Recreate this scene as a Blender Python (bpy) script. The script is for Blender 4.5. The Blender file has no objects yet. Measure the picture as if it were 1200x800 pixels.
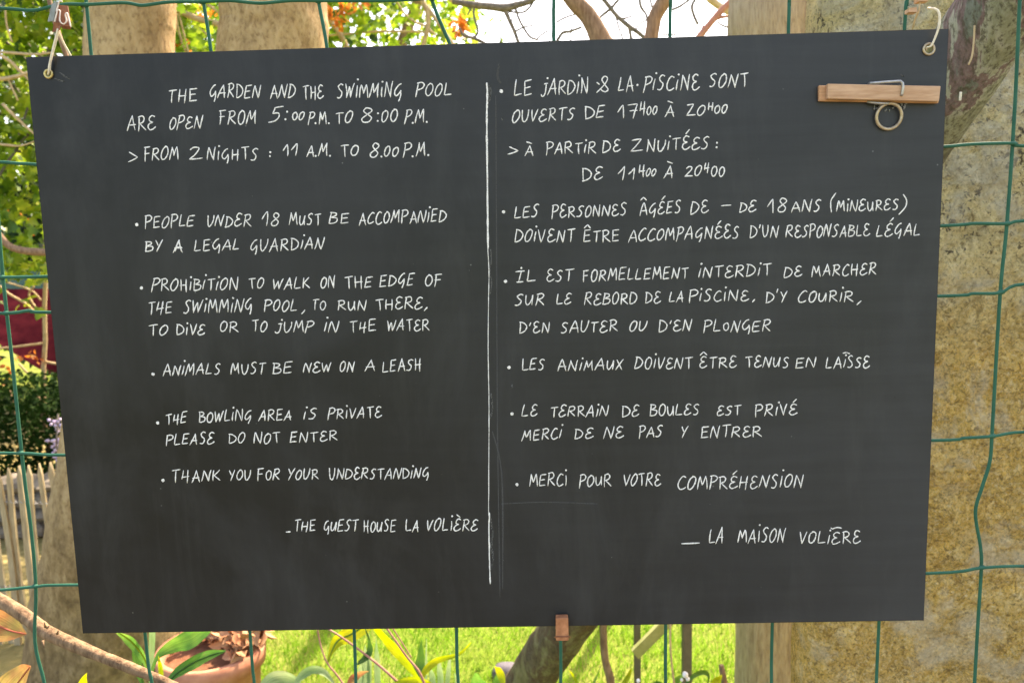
import bpy, math, random
from mathutils import Vector, Matrix, noise
random.seed(7)
SC = bpy.context.scene
COL = SC.collection
R_ = math.radians

# ------------------------------------------------------------------ camera
CAMP = Vector((0.0349, -0.7209, 1.65))
CR = ((0.99951567, 0.01791323, -0.02544699),      # right   (world x, y, z)
      (0.02295512, 0.12771762, 0.99154489),       # up
      (-0.0210118, 0.99164879, -0.12724456))      # forward
FPX = 940.0
cam = bpy.data.cameras.new('camera')
cam.sensor_width = 36; cam.sensor_fit = 'HORIZONTAL'; cam.lens = FPX/1200*36
cam.clip_start = 0.02; cam.clip_end = 500
cam.dof.use_dof = True; cam.dof.focus_distance = 0.73; cam.dof.aperture_fstop = 12.5
co = bpy.data.objects.new('camera', cam); COL.objects.link(co)
m = Matrix((( CR[0][0], CR[1][0], -CR[2][0], CAMP.x),
            ( CR[0][1], CR[1][1], -CR[2][1], CAMP.y),
            ( CR[0][2], CR[1][2], -CR[2][2], CAMP.z), (0, 0, 0, 1)))
co.matrix_world = m
SC.camera = co

# ------------------------------------------------------------------ light
SUN_EL, SUN_AZ = 52, 27          # azimuth from +Y (behind the board) towards +X
w = bpy.data.worlds.new('World'); SC.world = w; w.use_nodes = True
nt = w.node_tree; bg = nt.nodes['Background']
sky = nt.nodes.new('ShaderNodeTexSky'); sky.sky_type = 'NISHITA'; sky.sun_disc = False
sky.sun_elevation = R_(SUN_EL); sky.sun_rotation = R_(SUN_AZ)
sky.air_density = 1.0; sky.dust_density = 3.0; sky.ozone_density = 1.0
nt.links.new(sky.outputs[0], bg.inputs[0]); bg.inputs[1].default_value = 0.15
sl = bpy.data.lights.new('sun', 'SUN'); sl.energy = 3.5; sl.angle = R_(0.6); sl.color = (1, .93, .82)
so = bpy.data.objects.new('sun', sl); COL.objects.link(so)
sd = Vector((math.sin(R_(SUN_AZ))*math.cos(R_(SUN_EL)), math.cos(R_(SUN_AZ))*math.cos(R_(SUN_EL)), math.sin(R_(SUN_EL))))
so.rotation_euler = sd.to_track_quat('Z', 'Y').to_euler()
SC.view_settings.view_transform = 'Standard'; SC.view_settings.look = 'None'
SC.view_settings.exposure = 2.15; SC.view_settings.gamma = 1
SC.view_settings.use_white_balance = True; SC.view_settings.white_balance_temperature = 7700; SC.view_settings.white_balance_tint = 16

# ------------------------------------------------------------------ helpers
def ray(px, py):
    u = (px-600)/FPX; v = -(py-400)/FPX
    return Vector([CR[2][k] + u*CR[0][k] + v*CR[1][k] for k in range(3)])
def at(px, py, Y):
    d = ray(px, py); return CAMP + d*((Y-CAMP.y)/d.y)
def gnd(px, py, z=0.0):
    d = ray(px, py); return CAMP + d*((z-CAMP.z)/d.z)
def pxr(r, Y): return r*(Y-CAMP.y)/FPX          # pixels -> metres at depth Y

def tag(o, label=None, cat=None, group=None, kind=None):
    if label: o['label'] = label
    if cat: o['category'] = cat
    if group: o['group'] = group
    if kind: o['kind'] = kind
    return o
def thing(name, label, cat, loc, group=None):
    o = bpy.data.objects.new(name, None); COL.objects.link(o); o.location = loc
    o.empty_display_size = .05
    return tag(o, label, cat, group)

class MB:
    def __init__(s): s.v = []; s.f = []
    def add(s, vs, fs):
        n = len(s.v); s.v += [tuple(a) for a in vs]; s.f += [tuple(i+n for i in f) for f in fs]
    def box(s, c, h, rot=None, bev=0):
        c = Vector(c); vs = []
        for x, y, z in ((-1,-1,-1),(1,-1,-1),(1,1,-1),(-1,1,-1),(-1,-1,1),(1,-1,1),(1,1,1),(-1,1,1)):
            p = Vector((x*h[0], y*h[1], z*h[2]))
            if rot is not None: p = rot @ p
            vs.append(c+p)
        s.add(vs, [(0,3,2,1),(4,5,6,7),(0,1,5,4),(1,2,6,5),(2,3,7,6),(3,0,4,7)])
    def tube(s, pts, rad, n=8, caps=True, disp=None, flat=1.0):
        pts = [Vector(p) for p in pts]
        if not hasattr(rad, '__len__'): rad = [rad]*len(pts)
        T = []
        for i in range(len(pts)):
            t = pts[min(i+1, len(pts)-1)] - pts[max(i-1, 0)]
            T.append(t.normalized() if t.length > 1e-9 else Vector((0,0,1)))
        a = Vector((0,1,0)) if abs(T[0].y) < .9 else Vector((1,0,0))
        u = (a - T[0]*a.dot(T[0])).normalized(); vs = []; fs = []
        for i, p in enumerate(pts):
            u = (u - T[i]*u.dot(T[i])).normalized(); v = T[i].cross(u)
            for k in range(n):
                an = 2*math.pi*k/n
                d = u*math.cos(an)*flat + v*math.sin(an)
                r = rad[i]
                if disp: r = r*(1+disp(p+d*r))
                vs.append(p + d*r)
        for i in range(len(pts)-1):
            for k in range(n):
                fs.append((i*n+k, i*n+(k+1) % n, (i+1)*n+(k+1) % n, (i+1)*n+k))
        if caps:
            fs.append(tuple(range(n-1, -1, -1))); fs.append(tuple((len(pts)-1)*n+k for k in range(n)))
        s.add(vs, fs)
    def build(s, name, mat, parent=None, smooth=True):
        org = Vector((0,0,0))
        root = parent
        while root is not None:
            org += Vector(root.location); root = root.parent
        me = bpy.data.meshes.new(name)
        me.from_pydata([(x-org.x, y-org.y, z-org.z) for x, y, z in s.v], [], s.f)
        me.materials.append(mat)
        if smooth: me.polygons.foreach_set('use_smooth', [True]*len(me.polygons))
        me.update()
        o = bpy.data.objects.new(name, me); COL.objects.link(o)
        if parent is not None: o.parent = parent
        return o

def cat(pts, k=6, closed=False):
    """Catmull-Rom through tuples of any length"""
    P = [tuple(p) for p in pts]
    if len(P) < 3: k2 = k; P3 = P
    out = []
    n = len(P)
    for i in range(n-1):
        p0 = P[max(i-1,0)]; p1 = P[i]; p2 = P[i+1]; p3 = P[min(i+2,n-1)]
        for j in range(k):
            t = j/k; t2 = t*t; t3 = t2*t
            out.append(tuple(.5*((2*b)+(c-a)*t+(2*a-5*b+4*c-d)*t2+(3*b-a-3*c+d)*t3) for a,b,c,d in zip(p0,p1,p2,p3)))
    out.append(P[-1])
    return out

# ------------------------------------------------------------------ materials
def mat(name, rough=.8, spec=.3):
    M = bpy.data.materials.new(name); M.use_nodes = True
    b = M.node_tree.nodes['Principled BSDF']
    b.inputs['Roughness'].default_value = rough; b.inputs['Specular IOR Level'].default_value = spec
    return M, M.node_tree, b
def N(t, kind, **kw):
    n = t.nodes.new(kind)
    for k, v in kw.items(): setattr(n, k, v)
    return n
def noi(t, scale, detail=6, rough=.55, vec=None, dist=0.0):
    n = N(t, 'ShaderNodeTexNoise'); n.inputs['Scale'].default_value = scale
    n.inputs['Detail'].default_value = detail; n.inputs['Roughness'].default_value = rough; n.inputs['Distortion'].default_value = dist
    if vec is not None: t.links.new(vec, n.inputs['Vector'])
    return n
def ramp(t, src, stops, interp='LINEAR'):
    r = N(t, 'ShaderNodeValToRGB'); e = r.color_ramp.elements; r.color_ramp.interpolation = interp
    while len(e) < len(stops): e.new(.5)
    for k, (p, c) in enumerate(stops):
        e[k].position = p; e[k].color = (*c, 1) if len(c) == 3 else c
    t.links.new(src, r.inputs[0]); return r
def mix(t, fac, a, b, mode='MIX'):
    x = N(t, 'ShaderNodeMix', data_type='RGBA', blend_type=mode)
    if isinstance(fac, (int, float)): x.inputs[0].default_value = fac
    else: t.links.new(fac, x.inputs[0])
    for i, q in ((6, a), (7, b)):
        if isinstance(q, tuple): x.inputs[i].default_value = (*q, 1)
        else: t.links.new(q, x.inputs[i])
    return x.outputs[2]
def coords(t, scale=(1,1,1), rot=(0,0,0)):
    tc = N(t, 'ShaderNodeTexCoord'); mp = N(t, 'ShaderNodeMapping')
    mp.inputs['Scale'].default_value = scale; mp.inputs['Rotation'].default_value = rot
    t.links.new(tc.outputs['Object'], mp.inputs['Vector']); return mp.outputs[0]
def bump(t, b, src, dist, strength=1.0, prev=None):
    n = N(t, 'ShaderNodeBump'); n.inputs['Distance'].default_value = dist; n.inputs['Strength'].default_value = strength
    t.links.new(src, n.inputs['Height'])
    if prev is not None: t.links.new(prev.outputs[0], n.inputs['Normal'])
    t.links.new(n.outputs[0], b.inputs['Normal']); return n

def simple(name, c1, c2, scale, rough=.8, spec=.3, bd=0, vs=(1,1,1), metal=0):
    M, t, b = mat(name, rough, spec); v = coords(t, vs)
    n = noi(t, scale, 8, .6, v)
    r = ramp(t, n.outputs[0], [(.3, c1), (.7, c2)])
    t.links.new(r.outputs[0], b.inputs['Base Color']); b.inputs['Metallic'].default_value = metal
    if bd: bump(t, b, n.outputs[0], bd)
    return M

def leafmat(name, cols, scale=9, trans=.5, rough=.5, spec=.35, fine=60, stripe=False):
    """cols: list of colours chosen by clump noise"""
    M, t, b = mat(name, rough, spec); v = coords(t)
    n = noi(t, scale, 3, .6, v)
    k = len(cols)
    r = ramp(t, n.outputs[0], [(.33+.34*i/(max(k-1,1)), c) for i, c in enumerate(cols)])
    n2 = noi(t, fine, 2, .5, v)
    c = mix(t, n2.outputs[0], r.outputs[0], (.02,.06,.01), 'MULTIPLY')
    c = mix(t, .35, r.outputs[0], c)
    if stripe:
        tc = N(t, 'ShaderNodeTexCoord'); mp = N(t, 'ShaderNodeMapping'); mp.inputs['Scale'].default_value = (26, 1.3, 1)
        t.links.new(tc.outputs['UV'], mp.inputs['Vector']); ns = noi(t, 1.0, 3, .6, mp.outputs[0])
        sr = ramp(t, ns.outputs[0], [(.35,(.5,.55,.35)),(.6,(1.25,1.25,1.1))]); c = mix(t, .8, c, sr.outputs[0], 'MULTIPLY')
        nd = noi(t, 40, 4, .7, v); c = mix(t, ramp(t, nd.outputs[0], [(.62,(0,0,0)),(.7,(.6,.6,.6))]).outputs[0], c, (.30,.20,.08))
        r = N(t, 'ShaderNodeMix', data_type='RGBA', blend_type='MULTIPLY'); r.inputs[0].default_value = .0; t.links.new(c, r.inputs[6]); r_out = r.outputs[2]
        bump(t, b, ns.outputs[0], .0006)
    else: r_out = r.outputs[0]
    t.links.new(c, b.inputs['Base Color'])
    tr = N(t, 'ShaderNodeBsdfTranslucent'); t.links.new(r_out, tr.inputs[0])
    ms = N(t, 'ShaderNodeMixShader'); ms.inputs[0].default_value = trans
    out = t.nodes['Material Output']
    t.links.new(b.outputs[0], ms.inputs[1]); t.links.new(tr.outputs[0], ms.inputs[2]); t.links.new(ms.outputs[0], out.inputs[0])
    return M

def barkmat(name, base, dark, light, scale=30, stretch=(1,1,.35), bd=.006, pit=.5, foot=0):
    M, t, b = mat(name, .85, .2); v = coords(t, stretch)
    n = noi(t, scale, 9, .65, v, .4)
    r = ramp(t, n.outputs[0], [(.28, dark), (.48, base), (.72, light)])
    n2 = noi(t, scale*.16, 4, .6, v)
    c = mix(t, ramp(t, n2.outputs[0], [(.4,(0,0,0)),(.65,(1,1,1))]).outputs[0], r.outputs[0], light)
    c = mix(t, .45, r.outputs[0], c)
    vo = N(t, 'ShaderNodeTexVoronoi'); vo.inputs['Scale'].default_value = scale*1.1; t.links.new(v, vo.inputs['Vector'])
    pf = ramp(t, vo.outputs['Distance'], [(.06,(1,1,1)),(.17,(0,0,0))])
    pm = noi(t, scale*.35, 3, .5, v)
    pr = ramp(t, pm.outputs[0], [(.5,(0,0,0)),(.62,(pit,pit,pit))])
    f = mix(t, 1.0, pf.outputs[0], pr.outputs[0], 'MULTIPLY')
    c = mix(t, f, c, dark)
    nf = noi(t, scale*3.2, 7, .72, v, .3)
    c = mix(t, ramp(t, nf.outputs[0], [(.38,(.6,.6,.6)),(.48,(0,0,0))]).outputs[0], c, dark)
    c = mix(t, ramp(t, nf.outputs[0], [(.54,(0,0,0)),(.66,(.6,.6,.6))]).outputs[0], c, light)
    if foot:      # earth-stained, damp lower trunk
        sx = N(t, 'ShaderNodeSeparateXYZ'); tcz = N(t, 'ShaderNodeTexCoord'); t.links.new(tcz.outputs['Object'], sx.inputs[0])
        mr_ = N(t, 'ShaderNodeMapRange'); mr_.inputs['From Min'].default_value = .2; mr_.inputs['From Max'].default_value = 1.2; mr_.inputs['To Min'].default_value = foot; mr_.inputs['To Max'].default_value = 0
        t.links.new(sx.outputs[2], mr_.inputs['Value'])
        ml = N(t, 'ShaderNodeMath', operation='MULTIPLY'); t.links.new(mr_.outputs[0], ml.inputs[0])
        t.links.new(ramp(t, n.outputs[0], [(.35,(1,1,1)),(.6,(.55,.55,.55))]).outputs[0], ml.inputs[1])
        c = mix(t, ml.outputs[0], c, (.10,.07,.035))
    t.links.new(c, b.inputs['Base Color'])
    b1 = bump(t, b, n.outputs[0], bd)
    n3 = noi(t, scale*5, 6, .7, v); bump(t, b, n3.outputs[0], bd*.4, 1, b1)
    return M

# slate board: near black paint, brushed, with wiped chalk haze and a painted sky sheen
def slate():
    M, t, b = mat('slate_paint', .5, .30); tc = coords(t)
    vst = coords(t, (26, 1, 2.2)); hst = coords(t, (2.0, 1, 30))
    a = noi(t, 5, 6, .6, vst); h = noi(t, 3, 6, .6, hst, .3)
    cl = noi(t, 4.2, 5, .62, tc, .8); fine = noi(t, 260, 3, .6, tc)
    base = mix(t, a.outputs[0], (.0025,.0028,.003), (.0095,.010,.0102))
    # film painted as sky reflection, streaked with wiped chalk: stronger towards the upper right
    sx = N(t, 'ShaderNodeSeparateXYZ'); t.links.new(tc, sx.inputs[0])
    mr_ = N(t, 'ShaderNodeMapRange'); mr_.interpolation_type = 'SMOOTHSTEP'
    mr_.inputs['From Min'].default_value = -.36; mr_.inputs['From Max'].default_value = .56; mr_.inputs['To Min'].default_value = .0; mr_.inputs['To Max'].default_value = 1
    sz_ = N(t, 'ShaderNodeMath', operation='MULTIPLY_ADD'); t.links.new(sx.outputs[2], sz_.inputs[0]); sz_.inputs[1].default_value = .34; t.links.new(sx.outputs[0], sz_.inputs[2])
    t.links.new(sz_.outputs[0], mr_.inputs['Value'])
    sky_sheen = N(t, 'ShaderNodeMath', operation='MULTIPLY'); t.links.new(mr_.outputs[0], sky_sheen.inputs[0])
    fr = ramp(t, h.outputs[0], [(.3,(.29,.29,.29)),(.72,(.44,.44,.44))]); t.links.new(fr.outputs[0], sky_sheen.inputs[1])
    base = mix(t, sky_sheen.outputs[0], base, (.066,.0705,.0745))
    fog = ramp(t, cl.outputs[0], [(.42,(0,0,0)),(.74,(.36,.36,.36))])
    base = mix(t, fog.outputs[0], base, (.058,.060,.061))
    sw = noi(t, 4, 7, .7, coords(t, (5,1,1.3)), .5)
    swr = ramp(t, sw.outputs[0], [(.5,(0,0,0)),(.75,(.15,.15,.15))])
    base = mix(t, swr.outputs[0], base, (.10,.10,.095))
    v = N(t, 'ShaderNodeTexVoronoi'); v.inputs['Scale'].default_value = 34; t.links.new(tc, v.inputs['Vector'])
    sp = ramp(t, v.outputs['Distance'], [(.014,(.4,.4,.4)),(.03,(0,0,0))])
    base = mix(t, sp.outputs[0], base, (.3,.3,.28))
    t.links.new(base, b.inputs['Base Color'])
    rr = ramp(t, cl.outputs[0], [(.3,(.40,.40,.40)),(.7,(.50,.50,.50))]); t.links.new(rr.outputs[0], b.inputs['Roughness'])
    b1 = bump(t, b, fine.outputs[0], .00012, .5); bump(t, b, a.outputs[0], .0002, .35, b1)
    return M
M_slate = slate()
def chalkmat(name, white, gapcol, amount):
    M, t, b = mat(name, .95, .1); v = coords(t)
    n = noi(t, 900, 2, .6, v); n2 = noi(t, 60, 2, .5, v)
    r = ramp(t, n.outputs[0], [(.30+amount, gapcol), (.46+amount, white)])
    c = mix(t, ramp(t, n2.outputs[0], [(.3,(0,0,0)),(.7,(.3,.3,.3))]).outputs[0], r.outputs[0], gapcol)
    t.links.new(c, b.inputs['Base Color']); return M
M_chalk = chalkmat('chalk', (.88,.86,.80), (.42,.41,.38), .035)
M_chalkdim = chalkmat('chalk_rubbed', (.075,.075,.072), (.045,.045,.043), .04)
M_chalkmid = chalkmat('chalk_smear', (.13,.13,.12), (.03,.03,.028), .12)
M_wire = simple('green_pvc', (.012,.085,.05), (.026,.125,.075), 40, .6, .22)
M_edge = simple('board_edge', (.02,.018,.014), (.05,.045,.036), 60, 1, .03)
M_steel = simple('dull_steel', (.30,.29,.27), (.50,.48,.44), 200, .45, .5, metal=.7)
M_brass = simple('brass', (.42,.31,.11), (.62,.5,.22), 150, .4, .5, metal=.75)
M_ring = simple('aged_brass', (.32,.23,.14), (.52,.42,.28), 200, .42, .5, metal=.6)
M_cord = simple('cream_cord', (.62,.52,.36), (.80,.72,.55), 300, .7, .3)
M_glue = simple('glue', (.14,.145,.14), (.26,.26,.25), 200, .3, .5)
M_rust = simple('rusty_metal', (.14,.045,.02), (.34,.13,.06), 180, .7, .4, .0004)
M_clip = simple('grey_clip', (.13,.13,.09), (.22,.23,.17), 120, .55, .4)
M_clipedge = simple('pale_metal_edge', (.62,.48,.40), (.85,.75,.66), 300, .5, .4)
M_peg = simple('peg_wood', (.42,.23,.12), (.62,.39,.24), 40, .7, .3, .0002, (1,4,9))
M_peg2 = simple('peg_wood_aged', (.36,.18,.08), (.62,.34,.18), 40, .75, .3, .0002, (1,4,9))
M_pegdark = simple('peg_end_wood', (.28,.10,.04), (.60,.26,.12), 90, .7, .3, .0003)
M_post = simple('grey_painted_metal', (.08,.075,.055), (.12,.115,.085), 60, .6, .4)
M_moss = simple('mossy_board', (.24,.27,.09), (.38,.40,.18), 25, .8, .2, .001)
M_lath = simple('chestnut_lath', (.27,.20,.11), (.52,.42,.25), 22, .8, .25, .001, (5,5,.6))
M_stick = simple('stick_bark', (.10,.06,.03), (.30,.21,.12), 40, .85, .2, .001, (3,3,.7))
M_branch = simple('peeling_branch_bark', (.075,.04,.02), (.36,.23,.13), 60, .85, .2, .003, (2.2,2.2,.9))
M_limb = simple('brown_limb', (.16,.09,.05), (.36,.23,.14), 50, .8, .25, .001, (3,3,.6))
M_twig = simple('twig_grey', (.09,.08,.065), (.24,.20,.16), 40, .85, .2)
M_twigwarm = simple('twig_tan', (.36,.24,.12), (.62,.46,.26), 30, .8, .2)
M_pink = simple('pink_twig', (.30,.12,.09), (.5,.26,.18), 30, .7, .3)
M_terra = simple('terracotta', (.34,.12,.065), (.55,.26,.15), 14, .85, .2, .001)
M_soil = simple('soil', (.14,.06,.03), (.24,.11,.06), 60, 1, .1, .003)
M_stone = simple('wall_stone', (.10,.085,.065), (.26,.22,.17), 12, .9, .2, .004)
M_rock = simple('grey_rock', (.07,.065,.075), (.15,.14,.155), 20, .9, .2, .002)
M_sail = simple('burgundy_cloth', (.020,.002,.005), (.075,.010,.015), 7, 1, .02, .002)
M_tarp = simple('teal_cloth', (.06,.12,.10), (.12,.20,.17), 5, .8, .2, .002)
M_dry = simple('dead_leaf', (.26,.09,.04), (.60,.35,.18), 16, .8, .2)
M_bud = simple('white_petal', (.7,.68,.62), (.85,.84,.8), 40, .7, .2)
M_lilac = simple('lilac_petal', (.34,.26,.42), (.6,.5,.62), 40, .7, .2)

# leaves
M_lime = leafmat('lime_leaf', [(.05,.13,.010), (.22,.36,.02), (.55,.60,.06)], 6, .5, .4, .5)
M_mid = leafmat('mid_green_leaf', [(.03,.10,.012), (.10,.22,.015), (.28,.38,.03)], 4, .5)
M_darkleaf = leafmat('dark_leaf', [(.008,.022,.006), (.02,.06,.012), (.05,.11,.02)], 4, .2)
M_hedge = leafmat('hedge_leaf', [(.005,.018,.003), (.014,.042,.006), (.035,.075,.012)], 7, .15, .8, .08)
M_orange = leafmat('orange_leaf', [(.45,.09,.02), (.66,.20,.03), (.62,.34,.05)], 30, .5)
M_strap = leafmat('strap_leaf', [(.07,.22,.035), (.14,.34,.05), (.26,.44,.07)], 14, .45, .4, stripe=True)
M_strapy = leafmat('yellow_strap_leaf', [(.24,.36,.01), (.46,.50,.01), (.60,.56,.02)], 12, .5, .4, stripe=True)
M_strapd = leafmat('deep_strap_leaf', [(.03,.10,.015), (.06,.17,.025), (.12,.26,.04)], 14, .35, .4, stripe=True)
M_pale = leafmat('pale_strap_leaf', [(.20,.34,.13), (.30,.42,.20), (.40,.48,.26)], 14, .4, .5, stripe=True)
M_rededge = leafmat('red_yellow_leaf', [(.46,.15,.07), (.56,.33,.12), (.52,.42,.12)], 22, .45, .45, stripe=True)
M_vein = simple('leaf_vein', (.30,.05,.04), (.45,.12,.06), 40, .6, .3)

M_tree = barkmat('smooth_bark', (.36,.23,.10), (.15,.085,.035), (.52,.37,.19), 26, (1,1,.6), .006, .7, .85)
M_lean = None
def leanmat():
    M, t, b = mat('mottled_bark', .85, .2); v = coords(t, (1.6,1.6,.8), (0,R_(35),0))
    n = noi(t, 8, 6, .6, v, .9)
    r = ramp(t, n.outputs[0], [(.36,(.10,.085,.05)), (.43,(.22,.21,.13)), (.50,(.27,.26,.16)), (.545,(.36,.34,.25)), (.56,(.19,.12,.105)), (.62,(.18,.125,.11)), (.64,(.15,.16,.12)), (.75,(.20,.20,.15))])
    n2 = noi(t, 110, 8, .7, v)
    c = mix(t, ramp(t, n2.outputs[0], [(.40,(.8,.8,.8)),(.52,(0,0,0))]).outputs[0], r.outputs[0], (.08,.065,.04))
    c = mix(t, ramp(t, n2.outputs[0], [(.56,(0,0,0)),(.7,(.5,.5,.5))]).outputs[0], c, (.36,.34,.26))
    sx = N(t, 'ShaderNodeSeparateXYZ'); tcz = N(t, 'ShaderNodeTexCoord'); t.links.new(tcz.outputs['Object'], sx.inputs[0])
    mr_ = N(t, 'ShaderNodeMapRange'); mr_.inputs['From Min'].default_value = .6; mr_.inputs['From Max'].default_value = 1.3; mr_.inputs['To Min'].default_value = .8; mr_.inputs['To Max'].default_value = 0
    t.links.new(sx.outputs[2], mr_.inputs['Value'])
    n4 = noi(t, 14, 5, .6, v, .6)
    moss = ramp(t, n4.outputs[0], [(.38,(.045,.03,.016)),(.5,(.09,.06,.03)),(.56,(.13,.12,.05)),(.7,(.20,.18,.08))])
    c = mix(t, mr_.outputs[0], c, moss.outputs[0])      # damp, dirty foot of the trunk
    t.links.new(c, b.inputs['Base Color'])
    b1 = bump(t, b, n.outputs[0], .004); bump(t, b, n2.outputs[0], .002, 1, b1)
    return M
M_lean = leanmat()
M_trunk3 = barkmat('streaked_bark', (.36,.28,.18), (.18,.13,.08), (.50,.42,.29), 26, (2.2,2.2,.28), .006, .4)

def pillarmat():
    M, t, b = mat('pebbled_render', .95, .15); v = coords(t, (1.5, 1.5, 1.5))
    fine = noi(t, 75, 8, .72, v, .5); med = noi(t, 16, 7, .66, v, .7); big = noi(t, 4.5, 5, .6, v, .6)
    vo = N(t, 'ShaderNodeTexVoronoi'); vo.inputs['Scale'].default_value = 66
    vd = N(t, 'ShaderNodeMix', data_type='VECTOR'); vd.inputs[0].default_value = .11
    t.links.new(v, vd.inputs[4]); t.links.new(med.outputs['Color'], vd.inputs[5]); t.links.new(vd.outputs[1], vo.inputs['Vector'])
    cell = ramp(t, vo.outputs['Color'], [(.1,(.36,.22,.05)),(.4,(.58,.38,.09)),(.7,(.66,.46,.13)),(.95,(.80,.66,.34))])
    smooth_ = ramp(t, med.outputs[0], [(.3,(.44,.27,.07)),(.5,(.60,.41,.12)),(.7,(.70,.54,.26))])
    gold = mix(t, .6, cell.outputs[0], smooth_.outputs[0])
    gold = mix(t, ramp(t, fine.outputs[0], [(.37,(.85,.85,.85)),(.47,(0,0,0))]).outputs[0], gold, (.15,.09,.03))
    gold = mix(t, ramp(t, fine.outputs[0], [(.54,(0,0,0)),(.64,(.75,.75,.75))]).outputs[0], gold, (.66,.54,.30))
    gold = mix(t, ramp(t, big.outputs[0], [(.50,(0,0,0)),(.62,(.7,.7,.7))]).outputs[0], gold, (.60,.46,.26))
    ve = N(t, 'ShaderNodeTexVoronoi', feature='DISTANCE_TO_EDGE'); ve.inputs['Scale'].default_value = 66; t.links.new(vd.outputs[1], ve.inputs['Vector'])
    crev_shade = ramp(t, ve.outputs['Distance'], [(.01,(.8,.8,.8)),(.12,(0,0,0))])  # crevice shade painted into the colour, since bump shading stays weak
    cm = noi(t, 11, 4, .6, v, .4); cmr = ramp(t, cm.outputs[0], [(.40,(.15,.15,.15)),(.58,(.85,.85,.85))])
    cf = mix(t, 1.0, crev_shade.outputs[0], cmr.outputs[0], 'MULTIPLY')
    gold = mix(t, cf, gold, (.20,.125,.045))
    pale = ramp(t, med.outputs[0], [(.3,(.40,.35,.20)),(.5,(.53,.45,.23)),(.7,(.60,.52,.31))])
    s1 = noi(t, 62, 4, .62, v, .9)
    dens = noi(t, 7, 4, .6, v, .4)
    dsum = N(t, 'ShaderNodeMath', operation='MULTIPLY_ADD'); t.links.new(dens.outputs[0], dsum.inputs[0]); dsum.inputs[1].default_value = .6
    t.links.new(s1.outputs[0], dsum.inputs[2])
    spk = ramp(t, dsum.outputs[0], [(.895,(0,0,0)),(.93,(.92,.92,.92))])
    pale = mix(t, ramp(t, fine.outputs[0], [(.36,(.6,.6,.6)),(.48,(0,0,0))]).outputs[0], pale.outputs[0], (.24,.19,.10))
    pale = mix(t, ramp(t, big.outputs[0], [(.52,(0,0,0)),(.62,(.55,.55,.55))]).outputs[0], pale, (.42,.40,.30))
    pale = mix(t, spk.outputs[0], pale, (.04,.035,.028))
    sx = N(t, 'ShaderNodeSeparateXYZ'); t.links.new(v, sx.inputs[0])
    ad = N(t, 'ShaderNodeMath', operation='MULTIPLY_ADD'); t.links.new(med.outputs[0], ad.inputs[0]); ad.inputs[1].default_value = .35
    t.links.new(sx.outputs[2], ad.inputs[2])
    zf = ramp(t, ad.outputs[0], [(.0,(0,0,0)),(1.0,(1,1,1))])
    mp = N(t, 'ShaderNodeMapRange'); mp.inputs['From Min'].default_value = PIL_Z0; mp.inputs['From Max'].default_value = PIL_Z1
    t.links.new(ad.outputs[0], mp.inputs['Value'])
    c = mix(t, mp.outputs[0], gold, pale)
    g1 = noi(t, 120, 5, .75, v, .8); g2 = noi(t, 30, 6, .7, v, 1.2)
    c = mix(t, ramp(t, g1.outputs[0], [(.36,(.85,.85,.85)),(.46,(0,0,0))]).outputs[0], c, (.14,.10,.045))
    c = mix(t, ramp(t, g2.outputs[0], [(.34,(.7,.7,.7)),(.43,(0,0,0))]).outputs[0], c, (.17,.12,.05))
    c = mix(t, ramp(t, g1.outputs[0], [(.56,(0,0,0)),(.64,(.8,.8,.8))]).outputs[0], c, (.64,.55,.34))
    c = mix(t, ramp(t, big.outputs[0], [(.50,(0,0,0)),(.58,(.4,.4,.4))]).outputs[0], c, (.44,.41,.31))
    c = mix(t, 1.0, c, (1.5,1.42,1.32), 'MULTIPLY')
    t.links.new(c, b.inputs['Base Color'])
    b1 = bump(t, b, fine.outputs[0], .009)
    inv = N(t, 'ShaderNodeMath', operation='SUBTRACT'); inv.inputs[0].default_value = 1; t.links.new(vo.outputs['Distance'], inv.inputs[1])
    bump(t, b, inv.outputs[0], .004, 1, b1)
    return M

def groundmat(name, cols, scale):
    M, t, b = mat(name, .95, .1); v = coords(t)
    n = noi(t, scale, 8, .65, v); n2 = noi(t, 1.3, 4, .6, v)
    r = ramp(t, n.outputs[0], [(.3, cols[0]), (.5, cols[1]), (.7, cols[2])])
    c = mix(t, ramp(t, n2.outputs[0], [(.42,(0,0,0)),(.6,(.8,.8,.8))]).outputs[0], r.outputs[0], cols[3])
    t.links.new(c, b.inputs['Base Color']); bump(t, b, n.outputs[0], .01)
    return M
M_lawn = groundmat('lawn', [(.05,.09,.01),(.12,.19,.02),(.24,.26,.05),(.20,.21,.05)], 60)
M_dirt = groundmat('dry_ground', [(.12,.09,.035),(.25,.20,.08),(.36,.30,.14),(.20,.17,.06)], 22)
M_bounce = groundmat('bounce_gravel', [(.09,.078,.06),(.14,.125,.098),(.20,.18,.145),(.12,.108,.085)], 90)
def grassmat():
    M, t, b = mat('grass_blade', .6, .3); v = coords(t)
    n = noi(t, 3.0, 3, .6, v); n2 = noi(t, 45, 2, .5, v)
    r = ramp(t, n.outputs[0], [(.35,(.12,.29,.012)),(.52,(.19,.38,.02)),(.66,(.26,.38,.045))])
    c = mix(t, ramp(t, n2.outputs[0], [(.54,(0,0,0)),(.66,(.5,.5,.5))]).outputs[0], r.outputs[0], (.38,.36,.12))
    t.links.new(c, b.inputs['Base Color'])
    tr = N(t, 'ShaderNodeBsdfTranslucent'); t.links.new(c, tr.inputs[0])
    ms = N(t, 'ShaderNodeMixShader'); ms.inputs[0].default_value = .4
    t.links.new(b.outputs[0], ms.inputs[1]); t.links.new(tr.outputs[0], ms.inputs[2]); t.links.new(ms.outputs[0], t.nodes['Material Output'].inputs[0])
    return M
M_grass = grassmat()

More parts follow.
